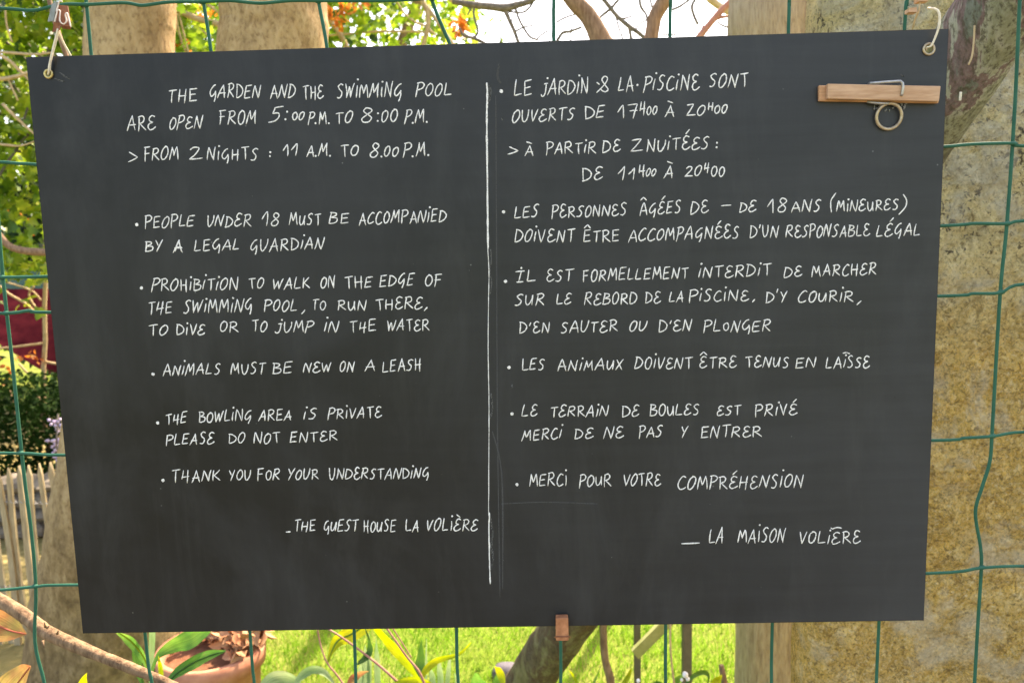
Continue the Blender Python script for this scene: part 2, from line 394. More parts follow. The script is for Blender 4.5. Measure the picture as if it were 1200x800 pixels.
# ------------------------------------------------------------------ setting
def sheet(name, x0, x1, y0, y1, z, m_, nx=2, ny=2, amp=0):
    b = MB(); vs = []; fs = []
    for j in range(ny+1):
        for i in range(nx+1):
            x = x0+(x1-x0)*i/nx; y = y0+(y1-y0)*j/ny
            vs.append((x, y, z+(amp*noise.noise(Vector((x*3, y*3, 1))) if amp else 0)))
    for j in range(ny):
        for i in range(nx):
            a = j*(nx+1)+i; fs.append((a, a+1, a+nx+2, a+nx+1))
    b.add(vs, fs); return b.build(name, m_)
tag(sheet('lawn', -120, 120, -120, 200, 0, M_lawn), kind='structure')
tag(sheet('dry_ground', -7, gnd(150,700).x, gnd(40,790).y-.7, 7.5, .004, M_dirt), kind='structure')

tag(sheet('bounce_ground', -9, 9, -7, .55, .004, M_bounce), kind='structure')  # unseen ground added to cut green bounce and darken the board's lower reflection
# grass blades on the stretch of lawn that shows below the board
g = MB()
def blade(x, y, h, w_):
    a = random.uniform(0, 2*math.pi); l = random.uniform(.2, .9)*h; b_ = random.uniform(0, 2*math.pi)
    dx, dy = math.cos(a)*w_, math.sin(a)*w_; lx, ly = math.cos(b_)*l, math.sin(b_)*l
    g.add([(x-dx,y-dy,0),(x+dx,y+dy,0),(x+dx*.6+lx*.4,y+dy*.6+ly*.4,h*.65),(x-dx*.6+lx*.4,y-dy*.6+ly*.4,h*.65),(x+lx,y+ly,h)], [(0,1,2,3),(3,2,4)])
for _ in range(52000):
    y = 1.3+3.2*random.random()**1.25; x = random.uniform(-.95-.12*y, 1.0+.3*y)
    if x < -1.65 and y > 1.8: continue
    blade(x, y, random.uniform(.02,.055), random.uniform(.0012,.0028))
tag(g.build('grass', M_grass, smooth=False), 'short sunlit lawn grass showing below the board', 'grass', kind='stuff')

# ------------------------------------------------------------------ wire fence
FY = .0125
fence = thing('wire_fence', 'green plastic-coated wire mesh fence that the chalkboard hangs on', 'fence', (0, FY, 0))
def wire(name, pts, Y, r=.00165):
    P = []
    pts = cat(pts, 5)
    for p in pts: P.append(at(p[0], p[1], Y) if len(p) == 2 else p)
    return P
verts = [
 [(-250,-120),(-235,200),(-185,500),(-160,690),(-140,800)],
 [(-128,-120),(-118,200),(-82,500),(-64,690),(-48,800)],
 [(-34,-120),(-20,0),(-6,200),(3,320),(15,430),(28,555),(37,625),(42,690),(41,752),(52,800),(62,860)],
 [(90,-120),(101,0),(107,65),(114,150),(140,400),(170,742),(178,800),(184,860)],
 [(219,-120),(238,0),(247,58),(254,130),(272,400),(293,741),(298,800),(302,860)],
 [(351,-120),(373,0),(383,55),(391,130),(402,400),(415,738),(417,800),(418,860)],
 [(466,-120),(506,0),(519,33),(529,58),(532,90),(532,200),(533,400),(535,738),(537,800),(539,860)],
 [(650,-120),(649,0),(649,50),(653,400),(657,750),(657,800),(657,860)],
 [(788,-120),(786,0),(785,46),(783,400),(780,735),(780,800),(779,860)],
 [(926,-120),(925,0),(924,38),(915,400),(905,733),(904,800),(903,860)],
 [(1066,-120),(1063,0),(1060,36),(1045,400),(1030,730),(1027,800),(1025,860)],
 [(1200,-120),(1195,0),(1189,130),(1180,262),(1172,345),(1163,500),(1160,540),(1151,570),(1143,600),(1149,640),(1150,665),(1146,730),(1142,800),(1138,860)],
 [(1338,-120),(1330,0),(1318,200),(1296,500),(1275,700),(1262,860)],
 [(1470,-120),(1460,0),(1440,300),(1410,600),(1384,860)],
]
VP = []
for pl in verts:
    P = [at(a, b_, FY+.0026) for a, b_ in cat(pl, 5)]
    e = P[-1]; P.append(Vector((e.x, e.y, .6))); P.append(Vector((e.x, e.y, 0)))
    VP.append(P)
hor = [
 [(-260,-160),(0,-170),(600,-178),(1200,-190),(1460,-190)],
 [(-260,14),(-60,11),(0,10),(38,12.5),(60,8),(80,5),(103,5.5),(145,3.5),(165,6.5),(180,5),(200,2.5),(240,2),(270,1),(305,4),(340,1),(380,1),(450,1),(512,-2),(650,-8),(900,-12),(1195,-14),(1460,-14)],
 [(-260,196),(-110,192),(-6,190),(30,192),(120,193),(600,182),(1045,174),(1105,172),(1140,169),(1188,168),(1215,171),(1460,164)],
 [(-260,330),(-100,327),(3,325),(60,324),(300,318),(800,280),(1098,265),(1140,262),(1180,262),(1220,258),(1460,256)],
 [(-260,368),(-90,367),(6,367),(35,364),(62,366),(300,364),(800,352),(1098,347),(1140,344),(1172,343),(1200,333),(1300,338),(1460,334)],
 [(-260,536),(-80,531),(26,531),(80,533),(300,530),(800,520),(1090,516),(1130,513),(1163,511),(1200,506),(1290,508),(1460,500)],
 [(-260,700),(-64,694),(0,691),(42,687),(80,685),(300,684),(800,675),(1086,671.5),(1150,665),(1200,663),(1275,666),(1460,660)],
 [(-260,858),(-50,852),(61,850),(300,846),(800,832),(1142,826),(1262,826),(1460,822)],
]
HP = [[at(a, b_, FY) for a, b_ in cat(pl, 5)] for pl in hor]
for P in HP:
    b = MB(); b.tube(P, .0015, 8); b.build('horizontal_wire', M_wire, fence)
xl, xr = at(-260,858,FY).x, at(1460,822,FY).x
for k, z in enumerate([1.02,.88,.72,.56,.40,.24,.08]):
    b = MB(); b.tube([(xl,FY,z),(0,FY,z+.004),(xr,FY,z)], .0015, 8); b.build('horizontal_wire', M_wire, fence)

def cross(A, B):
    for i in range(len(A)-1):
        for j in range(len(B)-1):
            a, b_, c, d = A[i], A[i+1], B[j], B[j+1]
            den = (b_.x-a.x)*(d.z-c.z)-(b_.z-a.z)*(d.x-c.x)
            if abs(den) < 1e-12: continue
            u = ((c.x-a.x)*(d.z-c.z)-(c.z-a.z)*(d.x-c.x))/den; v = ((c.x-a.x)*(b_.z-a.z)-(c.z-a.z)*(b_.x-a.x))/den
            if 0 <= u <= 1 and 0 <= v <= 1: return a+(b_-a)*u
for P in VP:          # the coating swells where the wires are welded
    b = MB(); b.tube(P, .0016, 8)
    for H_ in HP:
        q = cross(P, H_)
        if q is not None:
            w_ = random.uniform(-.5,.5); b.tube([q+Vector((-.0030,-.0013,-.0012*w_)), q+Vector((-.001,-.0014,0)), q+Vector((.0012,-.0014,0)), q+Vector((.0030,-.0013,.0012*w_))], [.0011,.0023,.0022,.0011], 7)
    b.build('vertical_wire', M_wire, fence)

# ------------------------------------------------------------------ chalkboard
ZT = 1.65+.16824; HB = .53377
board = thing('chalkboard', 'black hanging chalkboard handwritten with garden and pool rules in two languages', 'chalkboard', (0, 0, ZT-HB))
b = MB()
# slab with softened edges
def slab(b, x0, x1, z0, z1, y0, y1, c=.0005):
    o = [(x0,z0),(x1,z0),(x1,z1),(x0,z1)]; i = [(x0+c,z0+c),(x1-c,z0+c),(x1-c,z1-c),(x0+c,z1-c)]
    b.add([(x,y0,z) for x,z in i]+[(x,y0+c,z) for x,z in o]+[(x,y1,z) for x,z in o],
          [(0,1,2,3),(4,5,1,0),(5,6,2,1),(6,7,3,2),(7,4,0,3),(8,9,5,4),(9,10,6,5),(10,11,7,6),(11,8,4,7),(11,10,9,8)])
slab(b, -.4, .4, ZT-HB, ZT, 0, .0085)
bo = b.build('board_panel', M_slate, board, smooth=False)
bo.data.materials.append(M_edge)
for f_ in bo.data.polygons:
    if f_.index > 0: f_.material_index = 1

def BP(px, py, off=0.0):
    return at(px, py, -off)
def ribbon(mb, pts, w0, lift=.00022, taper=True, rough=.12):
    """flat chalk stroke: pts in photo pixels, w0 half width in pixels"""
    P = [BP(x, y) for x, y in pts]
    n = len(P)
    if n < 2: return
    vs = []; fs = []; s0 = random.uniform(0, 99)
    for i, p in enumerate(P):
        t = P[min(i+1,n-1)]-P[max(i-1,0)]
        L = math.hypot(t.x, t.z)
        if L < 1e-9: t = Vector((1,0,0)); L = 1
        nx, nz = -t.z/L, t.x/L
        q = w0*(.72/FPX)*(1+.42*noise.noise(Vector((s0, i*.45, 0))))
        if taper and (i == 0 or i == n-1): q *= .55
        jl = 1+rough*random.uniform(-1,1); jr = 1+rough*random.uniform(-1,1)
        vs += [(p.x+nx*q*jl, -.00006, p.z+nz*q*jl), (p.x, -lift, p.z), (p.x-nx*q*jr, -.00006, p.z-nz*q*jr)]
    for i in range(n-1):
        a = i*3; fs += [(a,a+1,a+4,a+3),(a+1,a+2,a+5,a+4)]
    fs += [(0,2,1),((n-1)*3,(n-1)*3+1,(n-1)*3+2)]
    mb.add(vs, fs)
def dot(mb, x, y, r):
    k = 10
    c = BP(x, y); q = r*.72/FPX
    vs = [(c.x, -.0003, c.z)]+[(c.x+q*(1+random.uniform(-.15,.15))*math.cos(2*math.pi*j/k), -.00006, c.z+q*(1+random.uniform(-.2,.2))*math.sin(2*math.pi*j/k)) for j in range(k)]
    mb.add(vs, [(0, 1+j, 1+(j+1) % k) for j in range(k)])

# stroke alphabet: width, strokes; 'c' curve, 'l' straight.  y up, cap height 1
G = {
 'A': (.62, 'l .0,-.06 .36,1.02;l .36,1.0 .60,-.04;l .06,.34 .62,.36'),
 'B': (.56, 'l .10,.98 .04,.0;c .0,.98 .38,.92 .42,.72 .12,.53;c .12,.53 .52,.44 .50,.12 .22,.0 .0,.02'),
 'C': (.52, 'c .52,.90 .34,1.0 .12,.72 .02,.32 .14,.02 .36,.04 .54,.18'),
 'D': (.60, 'l .08,1.0 .05,.0;c .0,.98 .32,.90 .58,.58 .50,.22 .24,.02 .02,-.02'),
 'E': (.54, 'l .08,.98 .03,.0;l .06,.97 .54,1.02;l .04,.50 .46,.56;l .0,.0 .52,.06'),
 'e': (.54, 'c .52,.92 .30,1.03 .12,.84 .16,.62 .36,.54 .12,.44 .02,.20 .14,-.01 .36,.03 .58,.20'),
 'F': (.52, 'l .10,1.0 .06,-.08;l .0,.98 .52,1.04;l .0,.52 .44,.56'),
 'G': (.58, 'c .50,1.02 .28,.92 .06,.56 .06,.28 .20,.16 .40,.36 .50,.56;c .50,.56 .50,.20 .44,-.12 .40,-.24'),
 'H': (.56, 'l .06,1.0 .06,.0;l .48,1.0 .46,-.12;l .0,.46 .56,.50'),
 'h': (.58, 'l .12,.98 .04,.20;l .04,.36 .58,.44;l .46,1.0 .42,-.16'),
 'I': (.34, 'l .18,.96 .14,.04;l .0,.98 .36,1.0;l .0,.0 .36,.04'),
 'i': (.14, 'l .10,.82 .04,.0;d .12,1.22'),
 'j': (.44, 'c .36,.84 .36,.30 .24,.0 .08,-.04 .0,.12;l .14,.86 .46,.90;d .40,1.28'),
 'J': (.44, 'c .36,.96 .36,.30 .24,.0 .08,-.04 .0,.12;l .14,.96 .46,1.0'),
 'K': (.56, 'l .08,1.0 .04,.0;l .52,1.02 .08,.46;l .10,.48 .58,.0'),
 'L': (.50, 'l .10,1.02 .02,.02;l .02,.02 .50,.08'),
 'M': (.72, 'l .0,-.04 .16,1.0;l .16,1.0 .34,.30;l .34,.30 .58,1.02;l .58,1.02 .70,-.02'),
 'N': (.62, 'l .0,-.02 .12,1.0;l .12,1.0 .50,-.04;l .50,-.04 .62,1.04'),
 'O': (.52, 'c .34,.98 .12,.80 .02,.36 .12,.02 .32,.06 .50,.44 .48,.84 .32,.99 .24,.96'),
 'o': (.44, 'c .28,.70 .08,.56 .04,.26 .16,.06 .32,.14 .40,.44 .32,.68 .24,.70'),
 'P': (.50, 'l .10,1.0 .02,-.12;c .0,.96 .34,1.02 .52,.84 .42,.58 .10,.44'),
 'R': (.60, 'l .10,.98 .04,-.04;c .0,.94 .34,1.02 .50,.84 .40,.60 .08,.48;l .14,.50 .62,.0'),
 'S': (.50, 'c .50,.92 .32,1.02 .12,.84 .20,.62 .38,.42 .36,.16 .20,.0 .0,.04'),
 'T': (.56, 'l .0,.94 .60,1.02;l .28,.98 .32,-.04'),
 'U': (.54, 'c .02,1.0 .04,.50 .10,.10 .24,.0 .40,.22 .50,.60 .52,1.0'),
 'u': (.52, 'c .02,.86 .04,.30 .14,.04 .30,.12 .42,.50 .46,.86;l .46,.86 .48,.0'),
 'V': (.50, 'l .0,1.0 .22,.0;l .22,.0 .50,1.02'),
 'W': (.74, 'l .0,1.0 .14,.0;l .14,.0 .36,.82;l .36,.82 .48,.02;l .48,.02 .76,1.04'),
 'X': (.54, 'l .04,.98 .50,.0;l .52,1.02 .0,-.02'),
 'Y': (.50, 'l .0,1.0 .22,.48;l .52,1.04 .12,-.06'),
 '0': (.50, 'c .32,.96 .12,.80 .03,.36 .12,.02 .30,.06 .47,.44 .46,.84 .32,.98 .24,.93'),
 '1': (.40, 'l .0,.44 .30,1.04;l .30,1.04 .32,-.04'),
 '2': (.56, 'c .02,.80 .20,1.0 .42,.92 .40,.66 .20,.30 .0,.03;l .0,.03 .60,.06'),
 'z': (.56, 'l .06,.92 .48,1.0;l .48,1.0 .0,.02;l .0,.02 .60,.06'),
 '5': (.56, 'l .20,.98 .62,1.04;l .20,.98 .14,.58;c .14,.58 .40,.60 .46,.34 .30,.06 .0,-.02'),
 '7': (.54, 'l .0,.92 .54,1.0;l .54,1.0 .38,-.14;l .14,.46 .60,.50'),
 '8': (.54, 'c .46,.90 .26,1.02 .14,.80 .28,.56 .48,.30 .36,.02 .12,.02 .06,.26 .28,.52 .48,.76 .44,.94 .32,1.0'),
 '.': (.10, 'd .05,.04'), ',': (.14, 'l .14,.16 .0,-.24'), ':': (.10, 'd .06,.72;d .05,.12'),
 "'": (.12, 'l .12,1.1 .02,.74'), '-': (.6, 'l .0,.5 .6,.54'), '_': (.6, 'l .0,.0 .6,.02'),
 '>': (.52, 'l .0,.84 .54,.40;l .54,.40 .0,.0'),
 '(': (.24, 'c .24,1.2 .04,.70 .04,.2 .10,-.22'), ')': (.26, 'c .04,1.22 .26,.8 .22,.3 .0,-.24'),
 '&': (.62, 'l .0,.66 .16,.50;c .0,-.05 .40,.48 .60,.90 .44,1.06 .28,.82 .46,.44 .58,.16 .46,.0 .26,.10 .22,.22'),
}
ACC = {'é': ('e', 'l .22,1.16 .52,1.52'), 'É': ('E', 'l .22,1.16 .52,1.5'), 'è': ('e', 'l .10,1.42 .42,1.16'), 'ê': ('e', 'l .0,1.12 .28,1.46;l .28,1.46 .56,1.16'),
       'Ê': ('E', 'l .02,1.14 .30,1.46;l .30,1.46 .54,1.14'), 'Â': ('A', 'l .04,1.20 .30,1.46;l .30,1.46 .56,1.18'), 'À': ('A', 'l .10,1.38 .52,1.20'),
       'ï': ('i', 'l -.2,1.42 .1,1.5;l .1,1.5 .4,1.34'), 'ē': ('e', 'c .0,1.34 .30,1.46 .62,1.38;l .02,1.3 -.16,1.44')}
def glyph(ch):
    if ch in ACC:
        b0, ex = ACC[ch]; return G[b0][0], G[b0][1]+';'+ex
    return G[ch]
def word(mb, txt, x0, y0, x1, y1, h, hw=.66, slant=.07):
    """txt between x0..x1 (pixels), baseline y0 -> y1, capital height h"""
    gap = .17
    ws = [glyph(c)[0]*random.uniform(.94,1.06) for c in txt]
    tot = sum(ws)+gap*(len(txt)-1); sx = (x1-x0)/max(tot,.05)
    cx = 0
    for c, wd in zip(txt, ws):
        w_, st = glyph(c); hh = h*random.uniform(.90,1.10); dy = random.uniform(-.06,.06)*h; sl = slant+random.uniform(-.10,.10)
        for s in st.split(';'):
            k = s[0]; pts = [tuple(float(q) for q in p.split(',')) for p in s[1:].split()]
            def T(p):
                gx = cx+p[0]*wd/w_+random.uniform(-.02,.02)
                X = x0+gx*sx+sl*(p[1]-.5)*hh
                return (X, y0+(y1-y0)*(gx/tot)-p[1]*hh+dy)
            if k == 'd': dot(mb, *T(pts[0]), 1.15); continue
            Q = [T(p) for p in pts]
            if k == 'c': Q = cat(Q, 5)
            else:
                (ax, ay), (bx, by) = Q[0], Q[-1]; L = math.hypot(bx-ax, by-ay); bow = random.uniform(-.04,.04)*L
                nx, ny = -(by-ay)/max(L,1e-6), (bx-ax)/max(L,1e-6)
                Q = [(ax+(bx-ax)*t+nx*bow*4*t*(1-t), ay+(by-ay)*t+ny*bow*4*t*(1-t)) for t in (0,.2,.4,.6,.8,1)]
            ribbon(mb, Q, hw*random.uniform(.92,1.08))
        cx += wd+gap
BUL = '*'
LINES = [
 [('THE',197,119.5,231,118.5,15),('GARDEN',246,115,305,114,16),('AND',317,115,346,115,14.5),('THe',355,116,378.5,115,14.5),('SWiMMiNG',395,114.5,471,114.2,16),('POOL',488,113,529,112.5,15.5)],
 [('ARe',149.5,153.5,182,151.5,15.5),('OPeN',199,151,237,149.5,14),('FROM',257,145.8,300.5,145,14.5),('5:',316,143,337,141.5,15.5),('00',342.6,141,356.5,141,9.5),('P.M.',362,145.3,386,145.3,13.5),('TO',393,144.5,413,144,13.5),('8:',422.5,144.5,444,143,15),('00',447,143,465.6,142.5,13.5),('P.M.',475,145,501,143.5,15)],
 [('>',151,190,161,190,13),('FROM',169,188,209,187.5,15),('2',222,187,236,186,15),('NiGHTS',243,188,302,187,13.5),(':',315.5,184,317,184,8),('11',331.6,183,349,182.7,13.5),('A.M.',360,183,388,183,13.5),('TO',399,183,420,182.7,12),('8',434,184,444,184,15.5),('.00',446,183.5,467,183,11.5),('P.M.',473,184,503,183,14.5)],
 [('*',160.3,263.3),('PEOPLE',169.7,267.5,227.5,265,13.5),('UNDeR',243,265.6,294.7,265,13.5),('18',307,264.7,327.5,264.7,15.5),('MuST',339,263.8,376,263,13),('BE',386,262.3,409,261.5,12),('ACCOMPANiED',421,263,523,259.2,14)],
 [('BY',170,295,190,294,12.5),('A',203,295,214,295,13.3),('A',205.5,294.5,213,295,12),('LEGAL',228,294.7,281,292.5,13),('GUARDiAN',293.5,294.5,379,291.5,14)],
 [('*',166,337.5),('PROHiBiTiON',178.5,341,279,339.2,14),('TO',291.4,338.3,309,338,12.5),('WALK',320,338.5,362.7,337.5,13),('ON',376,337,392.5,337,12.8),('THE',404,338,436,336,12.6),('EDGE',445,335.3,485,334.5,12.6),('OF',498,334.5,517.6,334,12)],
 [('ThE',173.6,367.8,201.6,367,13.5),('SWiMMiNG',216,366.3,295.6,365,14),('POOL',310,364.2,348.7,364,12.5),(',',354,365,357.5,365,12),('TO',366,363,381.5,363,11),('RuN',396,363.6,429,363.3,12),('THeRe',440,363.2,495,361.5,12.3),(',',498,361,501.5,361,12)],
 [('TO',174,393,196.4,391.5,11.8),('DiVe',207,392.6,240,391.8,12.5),('OR',258,388.8,279,388.5,12.2),('TO',295,388.3,313,388,11.8),('jUMP',323,389,367,388.5,12.3),('iN',380.6,388.5,396.3,388.3,12),('ThE',410,388.8,440.6,388,12.3),('WATeR',453.7,387.5,502.7,387,12.3)],
 [('*',179.4,438.3),('ANiMALS',191,439.8,258,437.8,12.5),('MUST',270.7,438,310.5,437.3,12.5),('BE',319.4,437.5,342.5,437,12),('NeW',356,435.8,388,435.3,12),('ON',398.6,435.2,415,435,12),('A',428,434.3,439.7,434,12),('LEASH',448,435.3,493.6,433.5,13)],
 [('*',184.7,495.3),('ThE',194,497,219,494.5,12),('BOWLiNG',233,495,294.7,492.5,12.5),('AREA',304,492.6,341.7,491.5,12),('iS',356,492,371,490.5,12),('PRiVATe',385,490.3,447,489,12.2)],
 [('PLEASe',195,521,251,519,12.3),('DO',268,519.3,286.7,519,11.8),('NOT',297.5,519.3,328,518.5,12),('ENTeR',340,518,395,516,12)],
 [('*',191,562.5),('ThANK',201,565,258,562.5,13.5),('YOU',268.7,562.3,293.7,561.8,11.5),('FOR',301.7,562.7,328,562,12),('YOUR',337.5,562,373,561,11.8),('UNDeRSTANDiNG',386,561,502.7,560,12.5)],
 [('_',335,623,340.6,622.6,10),('THE',345,622.6,370,622,12.3),('GuEST',379.5,622.5,419.5,622,12.5),('HOuSE',426,622.5,464,622,12.5),('LA',475.7,622,491,621.8,12.5),('VOLièRe',500,622,560,621,13.5)],
 [('*',587.5,107),('LE',603,113.5,623,110.8,17.5),('jARDiN',634.8,111.5,689,109,17),('&',699,107.8,713,107.5,16.5),('LA',725,107.8,742,107.3,17),('.',747,100,748,100,10),('PiSCiNe',755,107,819,104.8,16.5),('SONT',831.3,102.6,876,101.5,15)],
 [('OUVeRTS',600.6,144.3,672.8,139.2,14.5),('DE',685.4,139.8,708.4,138.5,14.5),('17',724,138,746,137.5,14),('h',749.7,134,756.5,134,13.5),('00',758,135,770,134.5,9.5),('À',779.7,136.2,790,136.2,12.5),('z0',804.3,136.2,826,135.5,13),('H',829.8,129,836,129,9.5),('00',837.5,133.5,852,133,9.5)],
 [('>',596,181,607,181,11),('À',615,182,625,182,12.5),('PARTiR',640,180.8,698.5,179.5,12.8),('De',706,179,727,178,13.5),('z',739,178,753,177,15),('NUiTéeS',757.8,177.5,830.6,174,14),(':',839,173.5,841,173.5,9)],
 [('De',682,212,706,209.7,14),('11',724.4,210.5,744.6,210.5,14),('h',748.4,205,756,205,13.5),('00',757.3,206,768.4,205.8,8.5),('À',778.8,207.8,788.5,207.8,13),('20',803.4,206.5,822,205.8,12),('h',825.3,201.5,831.3,201.5,10.5),('00',833.5,206.3,849,206.3,11.5)],
 [('*',590,248.4),('LES',603,255.3,631,253.5,13.5),('PeRSONNeS',646.7,255,734,252.3,13.5),('ÂGéES',749.7,252.5,798,249.7,14),('De',809.7,251.4,830,249.5,13.5),('-',845,247,856.4,246.6,12),('De',866.8,248.6,886,247.5,12),('18',899,248.4,922,248.4,15),('ANS',927,248.5,961.7,247.8,13),('(',973,246.5,979,246.5,15),('MiNeuReS',980.6,247.8,1053,246.2,12.5),(')',1055,248,1062,248,17)],
 [('DOiVeNT',603.8,283.6,673,283,13.8),('ÊTRE',684,283.6,725.6,282.5,13.5),('ACCOMPAGNéeS',737,283,865.8,278.3,14),("D'UN",878.8,278.2,912.3,277.8,13.5),('ReSPONSABLe',921.4,278.3,1019,276.8,13.5),('LéGAL',1027.6,277.6,1078.5,275.2,13.5)],
 [('*',592.4,329.6),('IL',605.6,330.6,628,330,12),('eST',640.6,329.8,671,329.3,12.5),('FORMELLEMENT',683,329.8,806,326,13),('iNTeRDiT',819,325.2,903,323,12.8),('De',919,324.5,939.4,324,12.3),('MARCHeR',951.4,323.6,1027,321.6,12.8)],
 [('SuR',604,358.2,638,357.5,12.5),('Le',652.4,356.5,669.4,356,12),('ReBORD',685.4,356.6,746.6,356,13),('De',756,355.2,774,354.5,12.3),('LA',785,353.8,801,353.4,12.8),('PiSCiNe',808,353.3,877,352,12.5),(',',882,352,885.5,352,10),("D'Y",897.4,353.8,922,353.2,12.5),('COuRiR',936,354,1000,353,13),(',',1005,354.5,1009,354.5,12)],
 [("D'eN",608.4,390.3,644,389,12.5),('SAUTeR',657.4,389.3,723.6,388.3,12.8),('OU',738,388.2,757.6,387.8,12.2),("D'eN",772,388.2,810,387.6,12.8),('PLoNGER',825,388.6,903.4,388,13)],
 [('*',596.4,430.4),('LES',612,433.8,638,432.8,12.8),('ANiMAuX',653.4,434,730,433,12.5),('DOiVeNT',744,431.8,811,431,12.8),('êTRe',820,431,863,430,12.3),('TeNuS',873.6,430.6,924.4,430,12.2),('EN',932.4,430.6,955.6,430.3,12),('LAïSSe',968,430.8,1019,430.2,12.3)],
 [('*',600,484.7),('Le',612.4,488,629.8,487.4,12.5),('TeRRAiN',645,488.2,712.4,487.2,12.3),('De',729,487.4,748.8,486.8,12.3),('BOuLeS',761.5,487,819.4,485.8,12.2),('eST',840.5,486,868,485.5,11.3),('PRiVé',885,486.5,934,486,12.5)],
 [('MERCi',612,515.8,658,513,13),('De',673.4,513.8,695.3,513,12.3),('Ne',708,513.5,730.6,512.8,12.5),('PAS',749,512.3,776,510.8,12.5),('Y',798.5,512.3,805.6,512.3,12.5),('ENTReR',821.5,512.2,892,511.3,12.8)],
 [('*',605.8,567.3),('MERCi',620.4,569.2,664,568.6,14),('POuR',679,570.3,716,568.6,13.5),('VOTRe',731,569.3,774,568.6,14),('COMPRéHeNSiON',794.5,572.6,941,570.5,15)],
 [('_',798.5,636.6,820,635.8,10),('LA',831.7,636,848,635.6,17),('MAiSON',865,635.6,920,634.4,15),('VOLiēRe',937,636.5,1008,636.3,14.5)],
]
for ln in LINES:
    mb = MB()
    for wd in ln:
        if wd[0] == '*': dot(mb, wd[1], wd[2], 2.0)
        elif wd[0] == '_': ribbon(mb, [(wd[1]+(wd[3]-wd[1])*k/5, wd[2]+(wd[4]-wd[2])*k/5) for k in range(6)], .8)
        else: word(mb, *wd)
    mb.build('chalk_writing', M_chalk, board)
# doubled strokes the writer went over, dots and small marks
mb = MB()
ribbon(mb, [(604,318.5),(609,318),(615,317.5)], .8)
dot(mb, 611, 314, 1.1); mb.build('chalk_writing', M_chalk, board)
# dividing line
mb = MB()
ribbon(mb, cat([(570.5,97),(571,112),(570.5,135),(570.5,160),(571,200),(571.5,260),(572,292)],8), .95, rough=.2)
ribbon(mb, cat([(571.5,288),(573,320),(572.5,350),(572,400),(572.5,440),(573,470),(573,520),(572.5,604)],8), .45, rough=.25)
ribbon(mb, cat([(573.5,600),(573,625),(573.5,650),(574.5,684)],8), .8, rough=.3)
mb.build('dividing_line', M_chalk, board)
mb = MB()
ribbon(mb, cat([(575,292),(576,305),(574,318),(576,330),(574,345)],6), .8, .00012, rough=.5)
ribbon(mb, cat([(575,604),(577,625),(576,640),(578,655),(575,668)],6), .9, .00012, rough=.6)
ribbon(mb, cat([(575,460),(577,478),(574,490)],6), 1.0, .00012, rough=.5)
ribbon(mb, cat([(571,97),(574,108),(572,120)],6), 1.6, .00010, rough=.5)
for x0,y0,x1,y1 in ((1055,87,1060,90),(600,450,600,455),(588,138,589,141),(70,85,82,93),(64,92,76,96)):
    ribbon(mb, [(x0,y0),((x0+x1)/2,(y0+y1)/2+.6),(x1,y1)], 1.1, .00012)
for _ in range(34): dot(mb, random.uniform(110,1080), random.uniform(80,715), random.uniform(.35,.7))
tag(mb.build('chalk_smear', M_chalkmid, board), kind='stuff')
mb = MB()
ribbon(mb, cat([(581,112),(582,300),(583,500),(586,700)],10), .7, .0001)
ribbon(mb, cat([(585,75),(583,90),(587,98)],8), 1.2, .0001)
ribbon(mb, cat([(577,505),(586,540),(589,585),(589,690)],8), .8, .0001)
ribbon(mb, cat([(587,590),(640,588),(700,590)],8), .6, .0001)
mb.build('rubbed_chalk', M_chalkdim, board)
# eyelets in the two upper corners
def torus(mb, c, R, r, ax='y', n=28, m_=8, a0=0, a1=2*math.pi, tilt=None):
    pts = []
    for k in range(n+1):
        a = a0+(a1-a0)*k/n; p = Vector((math.cos(a)*R, 0, math.sin(a)*R))
        if tilt is not None: p = tilt @ p
        pts.append(Vector(c)+p)
    mb.tube(pts, r, m_, caps=(a1-a0) < 6.28)
for px, py, R, mm, n_ in ((57.5,87,4.2,M_brass,0),(1088,58,5.8,M_ring,1)):
    mb = MB(); c = BP(px, py); torus(mb, (c.x,-.0008,c.z), pxr(R,0), .00115); e = mb.build('eyelet', mm, board)
    mb = MB(); k = 14; q = pxr(R,0)*.92
    mb.add([(c.x,-.0004,c.z)]+[(c.x+q*math.cos(2*math.pi*j/k),-.0004,c.z+q*math.sin(2*math.pi*j/k)) for j in range(k)],[(0,1+j,1+(j+1)%k) for j in range(k)])
    mb.build('hole', simple('eyelet_hole_%d' % n_, (.10,.10,.05),(.3,.27,.12),300,.9), e)

# ------------------------------------------------------------------ clothes peg glued to the board
c0 = BP(1035,110)
peg = thing('clothespin', 'wooden clothespin fixed sideways on the upper right board with a metal ring below', 'clothespin', (c0.x, 0, c0.z))
def prism(mb, quad, y0, y1, corr=1.0):      # quad of photo pixels on the board plane, extruded in y
    k_ = (lambda d: 1-max(d,0)/.7209)(-min(y0, 0)*corr)
    P = [BP(617+(a-617)*k_, 279+(b_-279)*k_) for a, b_ in quad]
    mb.add([(p.x,y0,p.z) for p in P]+[(p.x,y1,p.z) for p in P], [(0,1,2,3),(7,6,5,4),(1,0,4,5),(2,1,5,6),(3,2,6,7),(0,3,7,4)])
def bevel(o, w_, seg=2):
    md = o.modifiers.new('bevel', 'BEVEL'); md.width = w_; md.segments = seg; md.limit_method = 'ANGLE'
mb = MB(); prism(mb, [(960,100),(960,118.5),(1100,121),(1101,102)], -.0044, -.0004); bevel(mb.build('rear_leg', M_peg2, peg, False), .0006)
mb = MB(); prism(mb, [(970,98.2),(969.5,115.8),(1100.5,119),(1102.5,101)], -.0096, -.0050); bevel(mb.build('front_leg', M_peg, peg, False), .0007)
mb = MB()
P = lambda x,y,o: BP(617+(x-617)*(1-o/.7209),279+(y-279)*(1-o/.7209),0)+Vector((0,-o,0))
